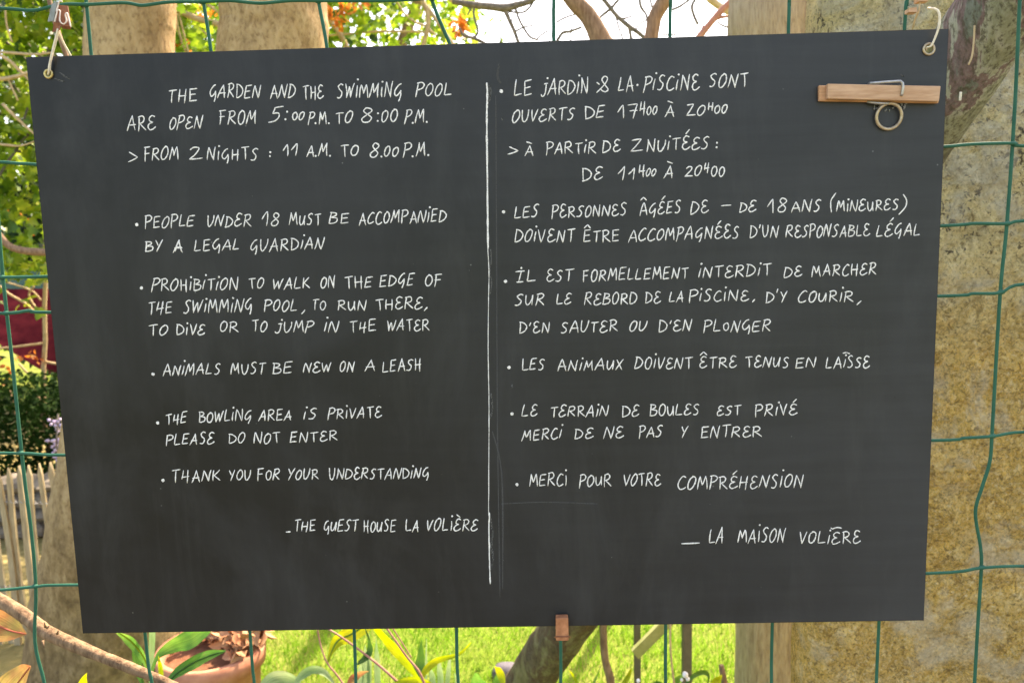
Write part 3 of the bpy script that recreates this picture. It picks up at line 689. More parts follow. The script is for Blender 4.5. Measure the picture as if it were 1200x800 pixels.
mb.tube([P(1018,98.5,.004),P(1020,97.8,.0075),P(1036,96.5,.0085),P(1050,95.6,.0100),P(1055,95.4,.0108),P(1057.5,97.5,.0110),P(1058,103,.0110),P(1057,110,.0106),P(1056,112.5,.0098)], .0012, 8)
mb.tube([P(1016,119.5,.0035),P(1028,121,.006),P(1040,121.5,.006),P(1042,119,.003)], .0011, 8)
mb.build('spring', M_steel, peg)
mb = MB(); c = BP(1040,137); torus(mb, (c.x,-.003,c.z), pxr(14.0,0), .00145, tilt=Matrix.Rotation(R_(6),3,'X')); mb.build('ring', M_ring, peg)
mb = MB()
def blob(mb, c, rx, ry, rz, n=7, m_=5, jit=.2):
    vs = [Vector((0,0,rz))]
    for i in range(1, m_):
        ph = math.pi*i/m_
        for k in range(n):
            a = 2*math.pi*k/n; j = 1+random.uniform(-jit,jit)
            vs.append(Vector((rx*math.sin(ph)*math.cos(a)*j, ry*math.sin(ph)*math.sin(a)*j, rz*math.cos(ph)*j)))
    vs.append(Vector((0,0,-rz))); c = Vector(c)
    fs = [(0,1+k,1+(k+1)%n) for k in range(n)]
    for i in range(m_-2):
        for k in range(n):
            a = 1+i*n; fs.append((a+k, a+n+k, a+n+(k+1)%n, a+(k+1)%n))
    L = len(vs)-1; a = 1+(m_-2)*n
    fs += [(L, a+(k+1)%n, a+k) for k in range(n)]
    mb.add([c+v for v in vs], fs)
for _ in range(30):
    c = BP(random.choice([random.uniform(1024,1032), random.uniform(1046,1063)]), random.uniform(121,128)); blob(mb, (c.x,-.0008,c.z), random.uniform(.0005,.0012), .0008, random.uniform(.0005,.0014))
for _ in range(3):
    c = BP(random.uniform(1036,1046), random.uniform(128,136)); blob(mb, (c.x,-.0005,c.z), .0006, .0004, .001)
mb.build('glue', M_glue, peg)

# peg gripping the lower edge of the board
c0 = BP(659,738)
p2 = thing('clothespin', 'small reddish wooden clothespin gripping the lower edge of the board', 'clothespin', (c0.x, 0, c0.z))
mb = MB(); prism(mb, [(651.5,724.5),(651.5,751),(666.5,751),(666,724)], -.0095, -.0012); bevel(mb.build('front_jaw', M_pegdark, p2, False), .0009)
mb = MB(); prism(mb, [(652,724),(652,750),(665.5,750),(665.5,724)], .0165, .024); bevel(mb.build('rear_jaw', M_pegdark, p2, False), .0009)
mb = MB(); mb.tube([P(651,746,.010),P(659,746.2,.0106),P(667,745.6,.010)], .0006, 6); mb.tube([P(667,745.6,.010),P(668,746,-.005),P(667,746,-.0245)],.0006,6); mb.tube([P(651,746,.010),P(650,746,-.005),P(651,746,-.0245)],.0006,6)
mb.build('spring', M_rust, p2)

# ------------------------------------------------------------------ bulldog clip and strings, upper left
c0 = at(70, 20, 0.01)
bc = thing('spring_clip', 'grey and rusty metal clip on the top fence wire at the upper left corner', 'clip', c0)
Q = lambda x,y,Y: at(x,y,Y)
mb = MB()
def plate(mb, pts, th=.0009):
    P = [Vector(p) for p in pts]; n = (P[1]-P[0]).cross(P[-1]-P[0]).normalized()*th; k = len(P)
    mb.add(P+[p+n for p in P], [tuple(range(k)), tuple(range(2*k-1, k-1, -1))]+[(i,(i+1)%k,k+(i+1)%k,k+i)[::-1] for i in range(k)])
plate(mb, [Q(68,3,-.006),Q(62,5,.004),Q(57,26,.012),Q(64,25,-.004)])
mb.build('side_plate', M_clip, bc, False)
mb = MB()
plate(mb, [Q(64,25,-.005),Q(69,6,-.007),Q(79,7,-.004),Q(83,32,-.004),Q(75,33,-.006)])
plate(mb, [Q(64,25,-.006),Q(62,38,-.001),Q(70,36,-.006),Q(73,28,-.007)])
plate(mb, [Q(72,31,-.008),Q(83,31,-.007),Q(83,35,-.003),Q(73,34,-.004)])
mb.build('jaw', M_rust, bc, False)
mb = MB(); mb.tube([Q(x,y,-.0095) for x,y in cat([(64,26),(66,18),(68,12),(70.5,14),(70,24),(74,28.5),(78,25),(76.5,18),(78.5,15.5),(80,20),(83,32)],4)], .0006, 6)
mb.tube([Q(x,y,-.009) for x,y in cat([(66,14),(68,7),(69.5,2),(73,2)],4)], .0006, 6)
mb.build('folded_edge', M_clipedge, bc)
st = thing('hanging_string', 'pale string from the rusty clip down to the upper left eyelet', 'string', at(67,38,-.004))
mb = MB(); mb.tube([Q(x,y,Y) for x,y,Y in cat([(68,34,-.006),(66,42,-.005),(62,58,-.004),(58,76,-.004),(57.2,84,-.003),(56.5,88,.001)],5)], .0009, 8); mb.build('strand', M_cord, st)
mb = MB(); mb.tube([Q(x,y,Y) for x,y,Y in cat([(69,35,-.004),(65,52,-.003),(60,70,-.0025),(58.5,84,-.002)],5)], .0007, 6); mb.build('strand', M_cord, st)
mb = MB(); mb.tube([Q(x,y,Y) for x,y,Y in cat([(68,37,-.002),(74,50,.004),(82,64,.010),(86,72,.012)],5)], .0009, 8); mb.build('strand', M_cord, st)
b = MB(); b.tube([Q(x,y,Y) for x,y,Y in cat([(52,-30,.03),(60,10,.03),(69,40,.02),(78,66,.02),(84,80,.02)],4)], .0022, 8)
tag(b.build('stake', M_limb), 'thin brown cane running down behind the clip at the upper left', 'cane')

# hook, upper right
hk = thing('hanging_hook', 'cream curved hook of cord through the upper right eyelet', 'hook', at(1095,30,-.004))
mb = MB(); mb.tube([Q(x,y,Y) for x,y,Y in cat([(1086,62,.004),(1086,56,-.003),(1091,54,-.005),(1096,44,-.005),(1100,32,-.006),(1101,20,-.006),(1099,13,-.005),(1094,10.5,-.002),(1088,10,.006)],5)],
   [.0007]*10+[.0009]*10+[.0011]*10+[.0011]*8+[.0010]*3, 8); mb.build('cord', M_cord, hk)
t2 = thing('wire_tie', 'small orange wooden tag and wire tied to the fence beside the upper right hook', 'tie', at(1070,8,.0))
mb = MB(); prism(mb, [(1065,10),(1065,14.5),(1075,14.5),(1074,8.5)], -.004, .004); prism(mb, [(1076,-3),(1076,2),(1088,1.5),(1088,-3)], -.004, .004); mb.build('tag', M_peg, t2, False)
mb = MB(); mb.tube([Q(x,y,Y) for x,y,Y in cat([(1078,0,-.001),(1077,12,-.002),(1072,24,.004),(1069,36,.012)],4)], .0007, 6); mb.build('strand', M_twigwarm, t2)

# ------------------------------------------------------------------ trunks
def disp1(p): return .05*noise.noise(p*6)+.025*noise.noise(p*19)+.012*noise.noise(p*50)
def trunkpath(pts, k=14):   # (px, py, Y, r)
    S = cat(pts, k); return [at(a, b_, Y) for a, b_, Y, r in S], [r for *_, r in S]
base = gnd(128, 830)
tw = thing('twin_trunk_tree', 'tree with two smooth brown stems rising behind the left half of the board', 'tree', (base.x, base.y, 0))
mb = MB()
P_, r_ = trunkpath([(130,900,2.1,.42),(128,830,2.1,.345),(128,770,2.08,.285),(128,690,2.05,.25),(127,600,2.0,.192),(131,500,2.0,.158),(141,300,2.0,.14),(152,60,2.0,.135),(155,0,2.0,.135),(160,-200,2.0,.13),(166,-420,2.0,.12)])
mb.tube(P_, r_, 56, disp=disp1)
mb.build('stem', M_tree, tw)
mb = MB()
P_, r_ = trunkpath([(150,690,2.05,.15),(180,600,2.0,.17),(240,450,1.98,.175),(295,280,1.96,.175),(319,60,1.96,.172),(321,0,1.96,.168),(325,-200,2.0,.16),(330,-420,2.0,.15)])
mb.tube(P_, r_, 56, disp=disp1); mb.build('stem', M_tree, tw)

lb = gnd(565, 872)
lt = thing('leaning_tree', 'slanting mottled trunk that leans across behind the board to the upper right', 'tree', (lb.x, lb.y, 0))
mb = MB()
def disp2(p): return .05*noise.noise(p*9)+.03*noise.noise(p*28)+.012*noise.noise(p*70)
P_, r_ = trunkpath([(566,880,1.75,.085),(620,800,1.6,.071),(662,735,1.46,.068),(900,400,.78,.060),(1040,200,.45,.056),(1160,28,.29,.051),(1290,-160,.17,.048)], 24)
P_.insert(0, Vector((P_[0].x-.04, P_[0].y+.05, -.05))); r_.insert(0, .1)
mb.tube(P_, r_, 44, disp=disp2); mb.build('trunk', M_lean, lt)
for pts in ([(1142,30),(1141,50),(1139,66),(1135,76)],[(1126,108),(1125.5,113),(1125,118)]):
    mb = MB(); mb.tube([at(a,b_,.225) for a,b_ in cat(pts,4)], .0010 if len(pts) > 3 else .0013, 6)
    mb.build('bark_strip', M_twigwarm if len(pts) > 3 else M_cord, lt)

tr = thing('straight_trunk', 'upright streaky brown trunk just left of the rough pillar', 'tree', (at(926,900,1.9).x, 1.9, 0))
mb = MB()
def disp3(p): return .035*noise.noise(Vector((p.x*9,p.y*9,p.z*2.2)))+.018*noise.noise(Vector((p.x*30,p.y*30,p.z*6)))
P_, r_ = trunkpath([(926,1180,1.9,.215),(930,900,1.9,.200),(933,700,1.9,.200),(938,400,1.9,.204),(940,100,1.9,.218),(942,30,1.9,.232),(944,-60,1.9,.226),(948,-500,1.9,.215)], 22)
mb.tube(P_, r_, 60, disp=disp3); mb.build('trunk', M_trunk3, tr)

# ------------------------------------------------------------------ pillar
PY = .62
xL = at(954,735,PY).x; xT = at(956,36,PY).x; xR = xL+.95
PIL_Z0, PIL_Z1 = 2.28, 2.62
M_pillar = pillarmat()
pl = MB(); nx, nz = 200, 520; z0, z1 = -.05, 2.6
vs = []; fs = []
for j in range(nz+1):
    z = z0+(z1-z0)*j/nz
    for i in range(nx+1):
        u = i/nx; x = xL+(xR-xL)*u
        p = Vector((x, 0, z))
        d = .012*noise.noise(p*6)+.006*noise.noise(p*22+Vector((3,1,0)))+.004*noise.noise(p*70)+.0025*noise.noise(p*140)
        ed = min(u*(xR-xL), (1-u)*(xR-xL)); rnd = .03*math.exp(-ed/.018)
        xo = .01*noise.noise(Vector((0,7,z*9)))+.006*noise.noise(Vector((0,3,z*35))) if i in (0,) else 0
        vs.append((x+xo, PY+d+rnd, z))
for j in range(nz):
    for i in range(nx):
        a = j*(nx+1)+i; fs.append((a, a+1, a+nx+2, a+nx+1))
n0 = len(vs)
D = .12
for j in range(nz+1): vs += [(xL+.004+.006*noise.noise(Vector((9,2,z0+j*.02))), PY+D, z0+(z1-z0)*j/nz), (xR, PY+D, z0+(z1-z0)*j/nz)]
for j in range(nz):
    a = n0+2*j; fs += [(j*(nx+1), (j+1)*(nx+1), a+2, a), (a+1, a+3, (j+1)*(nx+1)+nx, j*(nx+1)+nx), (a, a+2, a+3, a+1)]
fs.append(tuple([nz*(nx+1)+i for i in range(nx+1)]+[n0+2*nz+1, n0+2*nz]))
pl.add(vs, fs)
pc = thing('stone_pillar', 'broad rough stone pillar, pale and speckled above and golden below, at the right edge', 'pillar', ((xL+xR)/2, PY, 0))
pl.build('pillar_face', M_pillar, pc)

# ------------------------------------------------------------------ forked bare shrub: the stick below the board and the two stout limbs above it
sb = gnd(722, 862)
fk = thing('forked_shrub', 'bare brown forked shrub: one stick below the board, two stout limbs above it', 'shrub', (sb.x, sb.y, 0))
def limb(root, name, pts, Y, m_, k=8, n=10, dd=.08):
    """pts (px,py,rpx)"""
    S = cat(pts, k)
    P_ = [at(a, b_, Y(a,b_) if callable(Y) else Y) for a, b_, r in S]; r_ = [pxr(r, Y if not callable(Y) else Y(a,b_)) for a, b_, r in S]
    mb = MB(); mb.tube(P_, r_, n, disp=lambda p: dd*noise.noise(p*30)+dd*.5*noise.noise(p*80)); return mb.build(name, m_, root)
limb(fk, 'stem', [(726,870,6.5),(716,800,5.5),(707,735,5),(715,500,8),(728,250,11),(735,110,13)], 1.35, M_stick)
limb(fk, 'limb', [(735,130,12),(722,75,12.5),(705,48,11.5),(690,20,10),(672,0,10),(650,-30,9),(600,-110,7)], 1.35, M_limb, n=14)
limb(fk, 'limb', [(735,130,12),(752,80,9),(762,48,8),(768,20,8),(778,0,8.5),(782,-30,8),(800,-120,7)], 1.35, M_limb, n=14)

# ------------------------------------------------------------------ leaf shapes
LEAF = [(0,0),(.16,.10),(.46,.06),(.36,.30),(.50,.55),(.24,.55),(.16,.78),(0,1.0),(-.16,.78),(-.24,.55),(-.50,.55),(-.36,.30),(-.46,.06),(-.16,.10)]
SIMP = [(0,0),(.30,.35),(.22,.72),(0,1.0),(-.22,.72),(-.30,.35)]
def addleaf(mb, p, s, shape=SIMP, up=None, fold=.25):
    d = Vector((random.gauss(0,1), random.gauss(0,1), random.gauss(-.5,.7))).normalized()
    n = Vector((random.gauss(0,.8), random.gauss(-.2,.8), random.gauss(.5,.8)))
    sd_ = d.cross(n)
    if sd_.length < .05: sd_ = Vector((1,0,0))
    sd_.normalize(); n = sd_.cross(d)
    vs = [p+sd_*(x*s)+d*(y*s)+n*(abs(x)*fold*s) for x, y in shape]
    if shape is SIMP: fs = [(0,1,2,3),(0,3,4,5)]
    else:
        c = len(vs); vs.append(p+d*(.42*s)); k = len(shape); fs = [(c,i,(i+1)%k) for i in range(k)]
    mb.add(vs, fs)
def crown(mb, pts, n, spread, size, shape=SIMP):
    for _ in range(n):
        c = random.choice(pts)
        p = Vector(c)+Vector((random.gauss(0,spread),random.gauss(0,spread),random.gauss(0,spread*.8)))
        addleaf(mb, p, size*random.uniform(.6,1.3), shape)

# ---- upper left: bright maple
mr = (-2.6, 4.2, 0)
mp_ = thing('maple_tree', 'bright lime leafed maple filling the upper left behind the fence', 'tree', mr)
mb = MB(); mb.tube([Vector((-2.6,4.2,-.05)),Vector((-2.62,4.2,.8)),Vector((-2.55,4.15,1.7)),Vector((-2.4,4.05,2.8)),Vector((-2.2,4,4.2))],[.11,.09,.08,.06,.03],12); mb.build('trunk', M_limb, mp_)
clump = []
for px, py in [(a+random.uniform(-20,20), b_+random.uniform(-16,16)) for a in range(-340,270,38) for b_ in range(-330,330,34)]:
    if py > 270-.35*abs(px-10) and px > 60: continue
    clump.append(at(px, py, random.uniform(3.0,4.6)))
mb = MB(); crown(mb, clump, 19000, .095, .06, LEAF); mb.build('crown', M_lime, mp_)
for k in range(26):
    c = random.choice(clump); s_ = Vector((-2.5,4.1,random.uniform(1.6,3.2))); mid = (s_+c)/2+Vector((0,0,.15))
    mb = MB(); mb.tube([Vector(q) for q in cat([s_,mid,c],5)], [.014-.001*i for i in range(11)], 6); mb.build('branch', M_twig, mp_)
for pts in ([(-20,60,1.4),(10,62,1.6),(40,64,1.4),(60,62,1)],[(-8,60,1.8),(12,72,2),(26,86,1.6),(40,100,1)],[(-10,93,2.5),(10,92,2.5),(32,86,2.2),(60,76,2)],[(9,92,1),(15,105,1.1),(21,118,1)],[(3,122,1.8),(17,136,1.7),(32,150,1.4),(44,160,1)],[(-10,168,1.2),(8,170,1.4),(24,171,1),(40,166,.8)],[(6,10,1.1),(8,30,1.1),(14,50,1)],[(-10,262,3),(8,286,4),(30,294,4.5),(60,296,4.5),(90,300,4)]):
    limb(mp_, 'branch', pts, 2.9, M_twigwarm if pts[0][2] < 2.9 else M_limb, 5, 7)

# dark mass of trees behind it
def darktree(x, y, h, rr, lab, cat_='tree', m_=M_darkleaf, nleaf=2600, low=.25, grp=None):
    t = thing('broadleaf_tree', lab, cat_, (x,y,0), grp)
    mb = MB(); mb.tube([(x,y,-.05),(x+.05,y,h*.4),(x-.05,y,h*.85)],[rr*.09,rr*.07,rr*.02],10); mb.build('trunk', M_limb, t)
    cl = [Vector((x+random.gauss(0,.42)*rr, y+random.gauss(0,.42)*rr, h*(low+(1-low)*random.random()))) for _ in range(60)]
    mb = MB(); crown(mb, cl, nleaf, rr*.16, .17); mb.build('crown', m_, t)
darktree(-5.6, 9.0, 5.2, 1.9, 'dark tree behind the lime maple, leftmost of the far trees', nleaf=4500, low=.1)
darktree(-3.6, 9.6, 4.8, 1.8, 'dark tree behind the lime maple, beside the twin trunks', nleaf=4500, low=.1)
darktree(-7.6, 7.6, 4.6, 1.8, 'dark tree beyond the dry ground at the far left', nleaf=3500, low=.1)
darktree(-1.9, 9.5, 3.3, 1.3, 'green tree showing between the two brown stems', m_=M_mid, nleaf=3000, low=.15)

# the wood that closes the garden, far behind
mb = MB()
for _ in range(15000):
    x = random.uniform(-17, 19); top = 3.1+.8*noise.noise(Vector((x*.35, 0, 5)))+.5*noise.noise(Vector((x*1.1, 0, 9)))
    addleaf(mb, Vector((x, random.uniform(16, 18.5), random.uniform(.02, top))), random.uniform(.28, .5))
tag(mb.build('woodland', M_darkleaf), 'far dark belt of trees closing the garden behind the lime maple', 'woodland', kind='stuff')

# middle: sparse tree with sky gaps and orange shoots
sp = thing('sparse_tree', 'thinly leafed tree with orange shoots against white sky right of the twin stems', 'tree', (-1.3,5.4,0))
mb = MB(); mb.tube([Vector((-1.3,5.4,-.05)),Vector((-1.25,5.4,1.2)),Vector((-1.15,5.4,2.4)),at(505,-40,5.4),at(500,-200,5.4)],[.09,.07,.05,.035,.02],10); mb.build('trunk', M_limb, sp)
cl = [at(random.uniform(375,545), random.uniform(-130,75), random.uniform(4.4,6.2)) for _ in range(46)]+[at(random.uniform(200,275), random.uniform(-130,75), random.uniform(4.4,6)) for _ in range(20)]
mb = MB(); crown(mb, cl, 2500, .13, .07, LEAF); mb.build('crown', M_lime, sp)
cl2 = [at(x,y,4.2) for x,y in ((386,12),(398,14),(404,10),(412,4),(418,12),(421,6),(532,28),(535,24),(538,34),(536,38),(540,30),(206,48),(212,44),(208,54),(220,50),(235,10),(237,18),(241,12),(392,24),(398,24),(218,46))]
mb = MB(); crown(mb, cl2, 130, .018, .05, SIMP); tag(mb.build('orange_shoots', M_orange, sp), kind='stuff')
for pts in ([(378,16,3.5),(396,36,3.2),(410,64,3)], [(383,42,1.3),(420,39,1.3),(450,37,1.3),(505,38,1.2)], [(460,-6,1.2),(474,16,1.3),(488,27,1.4),(501,31,1.5)],
            [(489,-8,2.6),(501,14,3),(501,34,2.6),(494,60,2.4)], [(500,8,2.2),(516,30,2.4),(534,58,2.6)], [(503,34,1.2),(512,42,1.2),(526,43,1.2)],
            [(500,-30,3),(530,2,2),(548,3,2)], [(380,-30,2),(378,5,2.5),(379,22,3)], [(486,22,.8),(494,14,.8)]):
    limb(sp, 'branch', pts, 4.4, M_twigwarm, 5, 7)
for pts in ([(205,-10,1.4),(208,30,1.4),(218,62,1.2)], [(208,12,3),(225,20,3.6),(256,29,3.2),(275,34,3)], [(243,6,1.6),(256,14,2),(270,26,2)], [(208,10,1),(213,30,1.2),(222,66,1.2)], [(228,30,1),(250,46,1),(262,62,1)]):
    limb(sp, 'branch', pts, 3.4, M_twigwarm, 5, 7)

# bare twiggy tree, roots hidden behind the board
bt = thing('bare_tree', 'leafless grey twiggy tree against the white sky above the middle of the board', 'tree', (.25,4.6,0))
YB = 4.0
mb = MB(); mb.tube([Vector((.25,4.6,-.05)),Vector((.2,4.5,1.0)),at(600,150,4.2),at(612,70,4.05)],[.10,.08,.05,.03],12); mb.build('trunk', M_twig, bt)
TW = [[(530,2,2.2),(556,6,3),(575,8,3.2),(592,9.5,3.6),(606,6,3),(620,2,2.6),(640,-10,2.2)],
 [(590,8,2.2),(597,24,1.9),(604,40,1.7),(614,70,1.7)], [(603,6,1.3),(608,22,1.1),(615,35,1),(622,44,1),(631,47,.8)], [(629,47,.8),(636,40,.7),(645,35,.6)],
 [(604,37,.9),(614,32,.7),(623,30,.6),(628,25,.5)], [(596,14,.8),(610,15,.8),(616,13,.9),(622,7,1),(628,-4,1)],
 [(556,6,1.2),(555,16,1.1),(558,28,1.1),(560,38,1.1),(554,44,1.1),(542,40,1)], [(548,18,.7),(552,10,.7)], [(538,33,1),(544,42,1.3),(558,46,1.5),(576,56,1.6)],
 [(587,27,.5),(586,38,.6),(588,60,.7)], [(602,20,.5),(597,30,.5)],
 [(652,50,1.5),(659,39,1.4),(668,37,1.2),(682,32,1)], [(651,27,.7),(662,21,.8),(674,17,.7)], [(670,24,.5),(669,40,.6),(668,60,.7)],
 [(699,25,1),(706,18,1.3),(716,10,1.3),(728,-4,1.2)], [(703,-6,1.8),(714,8,1.9),(724,20,1.8),(737,31,2),(750,40,1.8),(764,54,1.8)], [(724,19,1),(730,22,.9),(741,19,.6)],
 [(737,31,1.4),(739,42,1.3),(742,60,1.3)], [(721,17,.7),(725,32,.7),(734,56,.7)], [(745,34,.7),(753,26,.7),(762,22,.6)],
 [(749,-6,1.2),(751,8,1.2),(757,17,1),(759,28,.8)], [(762,-5,.9),(764,8,.9),(770,14,.8)], [(787,12,1.1),(798,7,1.1),(810,-2,1.1)],
 [(817,-4,1.4),(811,7,1.3),(813,18,1.2),(818,29,1.2)], [(775,41,.6),(792,41,.6)], [(840,26,.7),(852,32,.8),(866,30,.8)], [(686,2,.6),(694,10,.6)], [(642,55,.6),(650,30,.6)]]
for pts in TW: limb(bt, 'twig', [(a, b_, q*1.25+.25) for a, b_, q in pts], YB, M_twig, 5, 6)
limb(bt, 'twig', [(818,-12,4),(838,4,4.2),(852,13,4.2),(880,28,4.2)], YB, M_twigwarm, 5, 8)
ps = thing('pink_branch', 'pinkish branch slanting up beside the streaky trunk above the board', 'branch', (at(790,90,2.6).x,2.6,0))
limb(ps, 'limb', [(700,1000,6),(725,600,6),(760,200,5.5),(795,85,5),(815,50,4.2),(832,28,3.6),(845,13,3.8),(862,-6,3.8),(890,-60,3.4)], 2.6, M_pink, 6, 9)
limb(ps, 'twig', [(838,23,2),(848,20,1.8),(856,21,1.5),(861,31,1.2)], 2.6, M_pink, 5, 7)
for x,y in ((788,37),(817,34),(822,32),(826,42),(834,40),(758,37),(694,18),(677,19)):
    mb = MB()
    for _ in range(3): addleaf(mb, at(x+random.uniform(-1,1), y+random.uniform(-1,1), 2.6), .012)
    mb.build('bud', M_pink, ps)

# ------------------------------------------------------------------ sapling with orange leaves at the left
sa = thing('sapling', 'thin tan sapling with orange leaves in front of the burgundy sail', 'sapling', (at(51,470,4.95).x,4.95,0))
ga = at(51,470,4.95)
mb = MB(); mb.tube([Vector((ga.x,4.95,0)),at(51,470,4.95),at(51,430,4.95),at(53,400,4.95),at(52,360,4.95),at(54,320,4.95),at(50,200,4.95),at(48,60,4.95),at(50,-60,4.95)],[pxr(r,4.95) for r in (3,2.6,2.6,2.5,2.4,2.3,2,1.8,1.5)],8); mb.build('stem', M_twigwarm, sa)
for pts in ([(-20,410,1.4),(20,406,1.4),(51,402,1.4)],[(54,424,1.6),(72,427,1.4),(100,430,1.2)],[(51,372,1.2),(40,358,1.2),(34,345,1.1),(40,335,1)],[(48,352,1),(36,340,1),(5,330,1)],
            [(48,372,1.2),(30,356,1.4),(10,344,1.4),(0,335,1.4)],[(50,445,1.2),(36,440,1.2),(22,426,1.2)],[(-10,256,1),(10,252,1),(28,249,1),(56,244,.9)]):
    limb(sa, 'twig', pts, 4.95, M_twigwarm, 5, 6)
for x,y,m_ in ((22,414,0),(19,417,0),(25,418,0),(38,418,0),(42,416,0),(46,420,0),(34,416,0),(4,440,0),(2,446,0),(7,428,0),(10,436,0),(0,420,0),(44,424,0),(8,239,0),(12,244,0),(18,246,0),(22,250,0),(33,256,0),(36,262,0),(34,268,0),(28,357,1),(36,360,1),(22,358,1),(40,361,1)):
    mb = MB()
    for _ in range(2): addleaf(mb, at(x+random.uniform(-1.5,1.5), y+random.uniform(-1.5,1.5), 4.9), .052)
    mb.build('leaf', M_orange if m_ == 0 else M_strapy, sa)

# ------------------------------------------------------------------ burgundy sail, teal cloth
def cloth(mb, c4, n=14, sag=.05, th=.004):
    A, B_, C_, D_ = [Vector(c) for c in c4]; vs = []; fs = []
    for s_ in (0, 1):
        for j in range(n+1):
            for i in range(n+1):
                u, v = i/n, j/n
                p = (A*(1-u)+B_*u)*(1-v)+(D_*(1-u)+C_*u)*v
                w_ = sag*math.sin(u*math.pi)*math.sin(v*math.pi)+.02*math.sin(u*17+v*4)
                vs.append(p+Vector((0,-w_+s_*th,-w_*.4)))
    K = (n+1)**2
    for j in range(n):
        for i in range(n):
            a = j*(n+1)+i; fs += [(a,a+n+1,a+n+2,a+1),(K+a,K+a+1,K+a+n+2,K+a+n+1)]
    mb.add(vs, fs)
sl_ = thing('shade_sail', 'burgundy cloth shade sail stretched above the dark hedge at the left', 'shade sail', (at(20,400,5.3).x,5.3,0))
mb = MB(); cloth(mb, [at(-160,345,5.3),at(170,335,5.6),at(170,500,5.2),at(-160,335,5.0)][:0] or [at(-160,330,5.6),at(190,345,5.7),at(190,505,5.2),at(-160,322,5.2)]); 
mb.build('canopy', M_sail, sl_)
for px, py, Y in ((190,345,5.72),(190,505,5.22),(-160,325,5.62)):
    p = at(px,py,Y); mb = MB(); mb.tube([(p.x,p.y,0),(p.x,p.y,p.z+.05)], .02, 10); mb.build('pole', M_post, sl_)
tc_ = thing('tarpaulin', 'grey green tarpaulin glimpsed above the burgundy sail', 'tarpaulin', (at(28,338,6.2).x,6.2,0))
mb = MB(); cloth(mb, [at(-30,316,6.2),at(66,318,6.2),at(64,358,6.1),at(-20,356,6.1)], 8, .03); mb.build('cloth', M_tarp, tc_)
p = at(60,330,6.22); mb = MB(); mb.tube([(p.x,p.y,0),(p.x,p.y,p.z+.05)], .015, 8); mb.build('pole', M_post, tc_)

# ------------------------------------------------------------------ hedge
hx0, hx1 = at(-330,480,4.6).x, at(190,480,4.6).x
hg = thing('hedge', 'dense dark clipped hedge under the burgundy sail', 'hedge', ((hx0+hx1)/2, 4.6, 0))
mb = MB()
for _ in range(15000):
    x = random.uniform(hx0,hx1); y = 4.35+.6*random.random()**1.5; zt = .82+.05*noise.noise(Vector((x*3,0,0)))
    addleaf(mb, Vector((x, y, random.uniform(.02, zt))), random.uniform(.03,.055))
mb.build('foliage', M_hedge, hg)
mb = MB()
for k in range(16):
    x = hx0+(hx1-hx0)*(k+.5)/16; mb.tube([(x,4.65,-.02),(x+.03,4.65,.35),(x-.02,4.66,.7)],[.02,.016,.008],6)
mb.build('stems', M_stick, hg)
# lilac flower spike by the trunk
wf = thing('lilac_flowers', 'drooping lilac flower spike beside the left trunk in front of the hedge', 'flower', (at(67,560,2.9).x,2.9,0))
mb = MB(); mb.tube([Vector((at(67,560,2.9).x,2.9,0)),at(66,560,2.9),at(66,520,2.9),at(68,485,2.9)], .004, 6); mb.build('stem', M_twig, wf)
for _ in range(34):
    mb = MB(); c = at(random.gauss(67,3.2), random.uniform(488,540), 2.9+random.uniform(-.02,.02)); blob(mb, c, .009, .009, .008, 5, 4, .4); mb.build('petal', M_lilac, wf)

# ------------------------------------------------------------------ low dry stone wall behind the paling
wl = thing('stone_wall', 'low dark dry stone wall behind the wooden paling at the left', 'wall', (at(0,600,3.75).x,3.75,0))
x_0, x_1 = at(-330,600,3.75).x, at(170,600,3.75).x
for row in range(4):
    x = x_0+random.uniform(0,.1)
    while x < x_1:
        wd = random.uniform(.10,.24); mb = MB(); hgt = .085
        blob(mb, (x+wd/2, 3.75+random.uniform(-.02,.02), .045+row*.088), wd*.60, .12, hgt*.62, 8, 6, .12)
        mb.build('stone', M_stone, wl, False); x += wd+.006

# ------------------------------------------------------------------ paling fence
pf = thing('paling_fence', 'weathered chestnut paling fence with pointed laths at the lower left', 'fence', (at(0,700,2.45).x,2.45,0))
tops = [(-150,556),(-136,553),(-122,556),(-108,551),(-95,555),(-82,550),(-68,554),(-54,549),(-41,553),(-28,549),(-14,552),(-1,549),(9.5,548),(22.5,545),(34.5,544),(46.5,542),(59,541),(73,542),(87,541),(100,542)]
ends = []
for k, (px, py) in enumerate(tops):
    t_ = at(px, py, 2.45); wd = pxr(random.uniform(3.0,3.8),2.45); ln_ = random.uniform(-.02,.045); yy = 2.45+random.uniform(-.012,.012); th = random.uniform(.004,.007)
    xb = t_.x+ln_; z = t_.z; vs = []
    n = 7; bow = random.uniform(-.02,.02)
    for y_ in (yy-th, yy+th):
        for i in range(n+1):
            f = i/n; zz = z*(1-.06)*f; xc = xb+(t_.x-xb)*f+bow*math.sin(f*math.pi); ww = wd*(1-.12*f)*(1+.10*noise.noise(Vector((k*3.1, f*5, 0))))
            vs += [(xc-ww,y_,zz),(xc+ww,y_,zz)]
        vs.append((t_.x,y_,z))
    h = 2*(n+1)+1; fs = []
    for i in range(n):
        a = 2*i; fs += [(a,a+1,a+3,a+2),(h+a,h+a+2,h+a+3,h+a+1),(a,a+2,h+a+2,h+a),(a+1,h+a+1,h+a+3,a+3)]
    a = 2*n; fs += [(a,a+1,a+2),(h+a,h+a+2,h+a+1),(a,a+2,h+a+2,h+a),(a+1,h+a+1,h+a+2,a+2)]
    mb = MB(); mb.add(vs, fs); mb.build('lath', M_lath, pf, False)
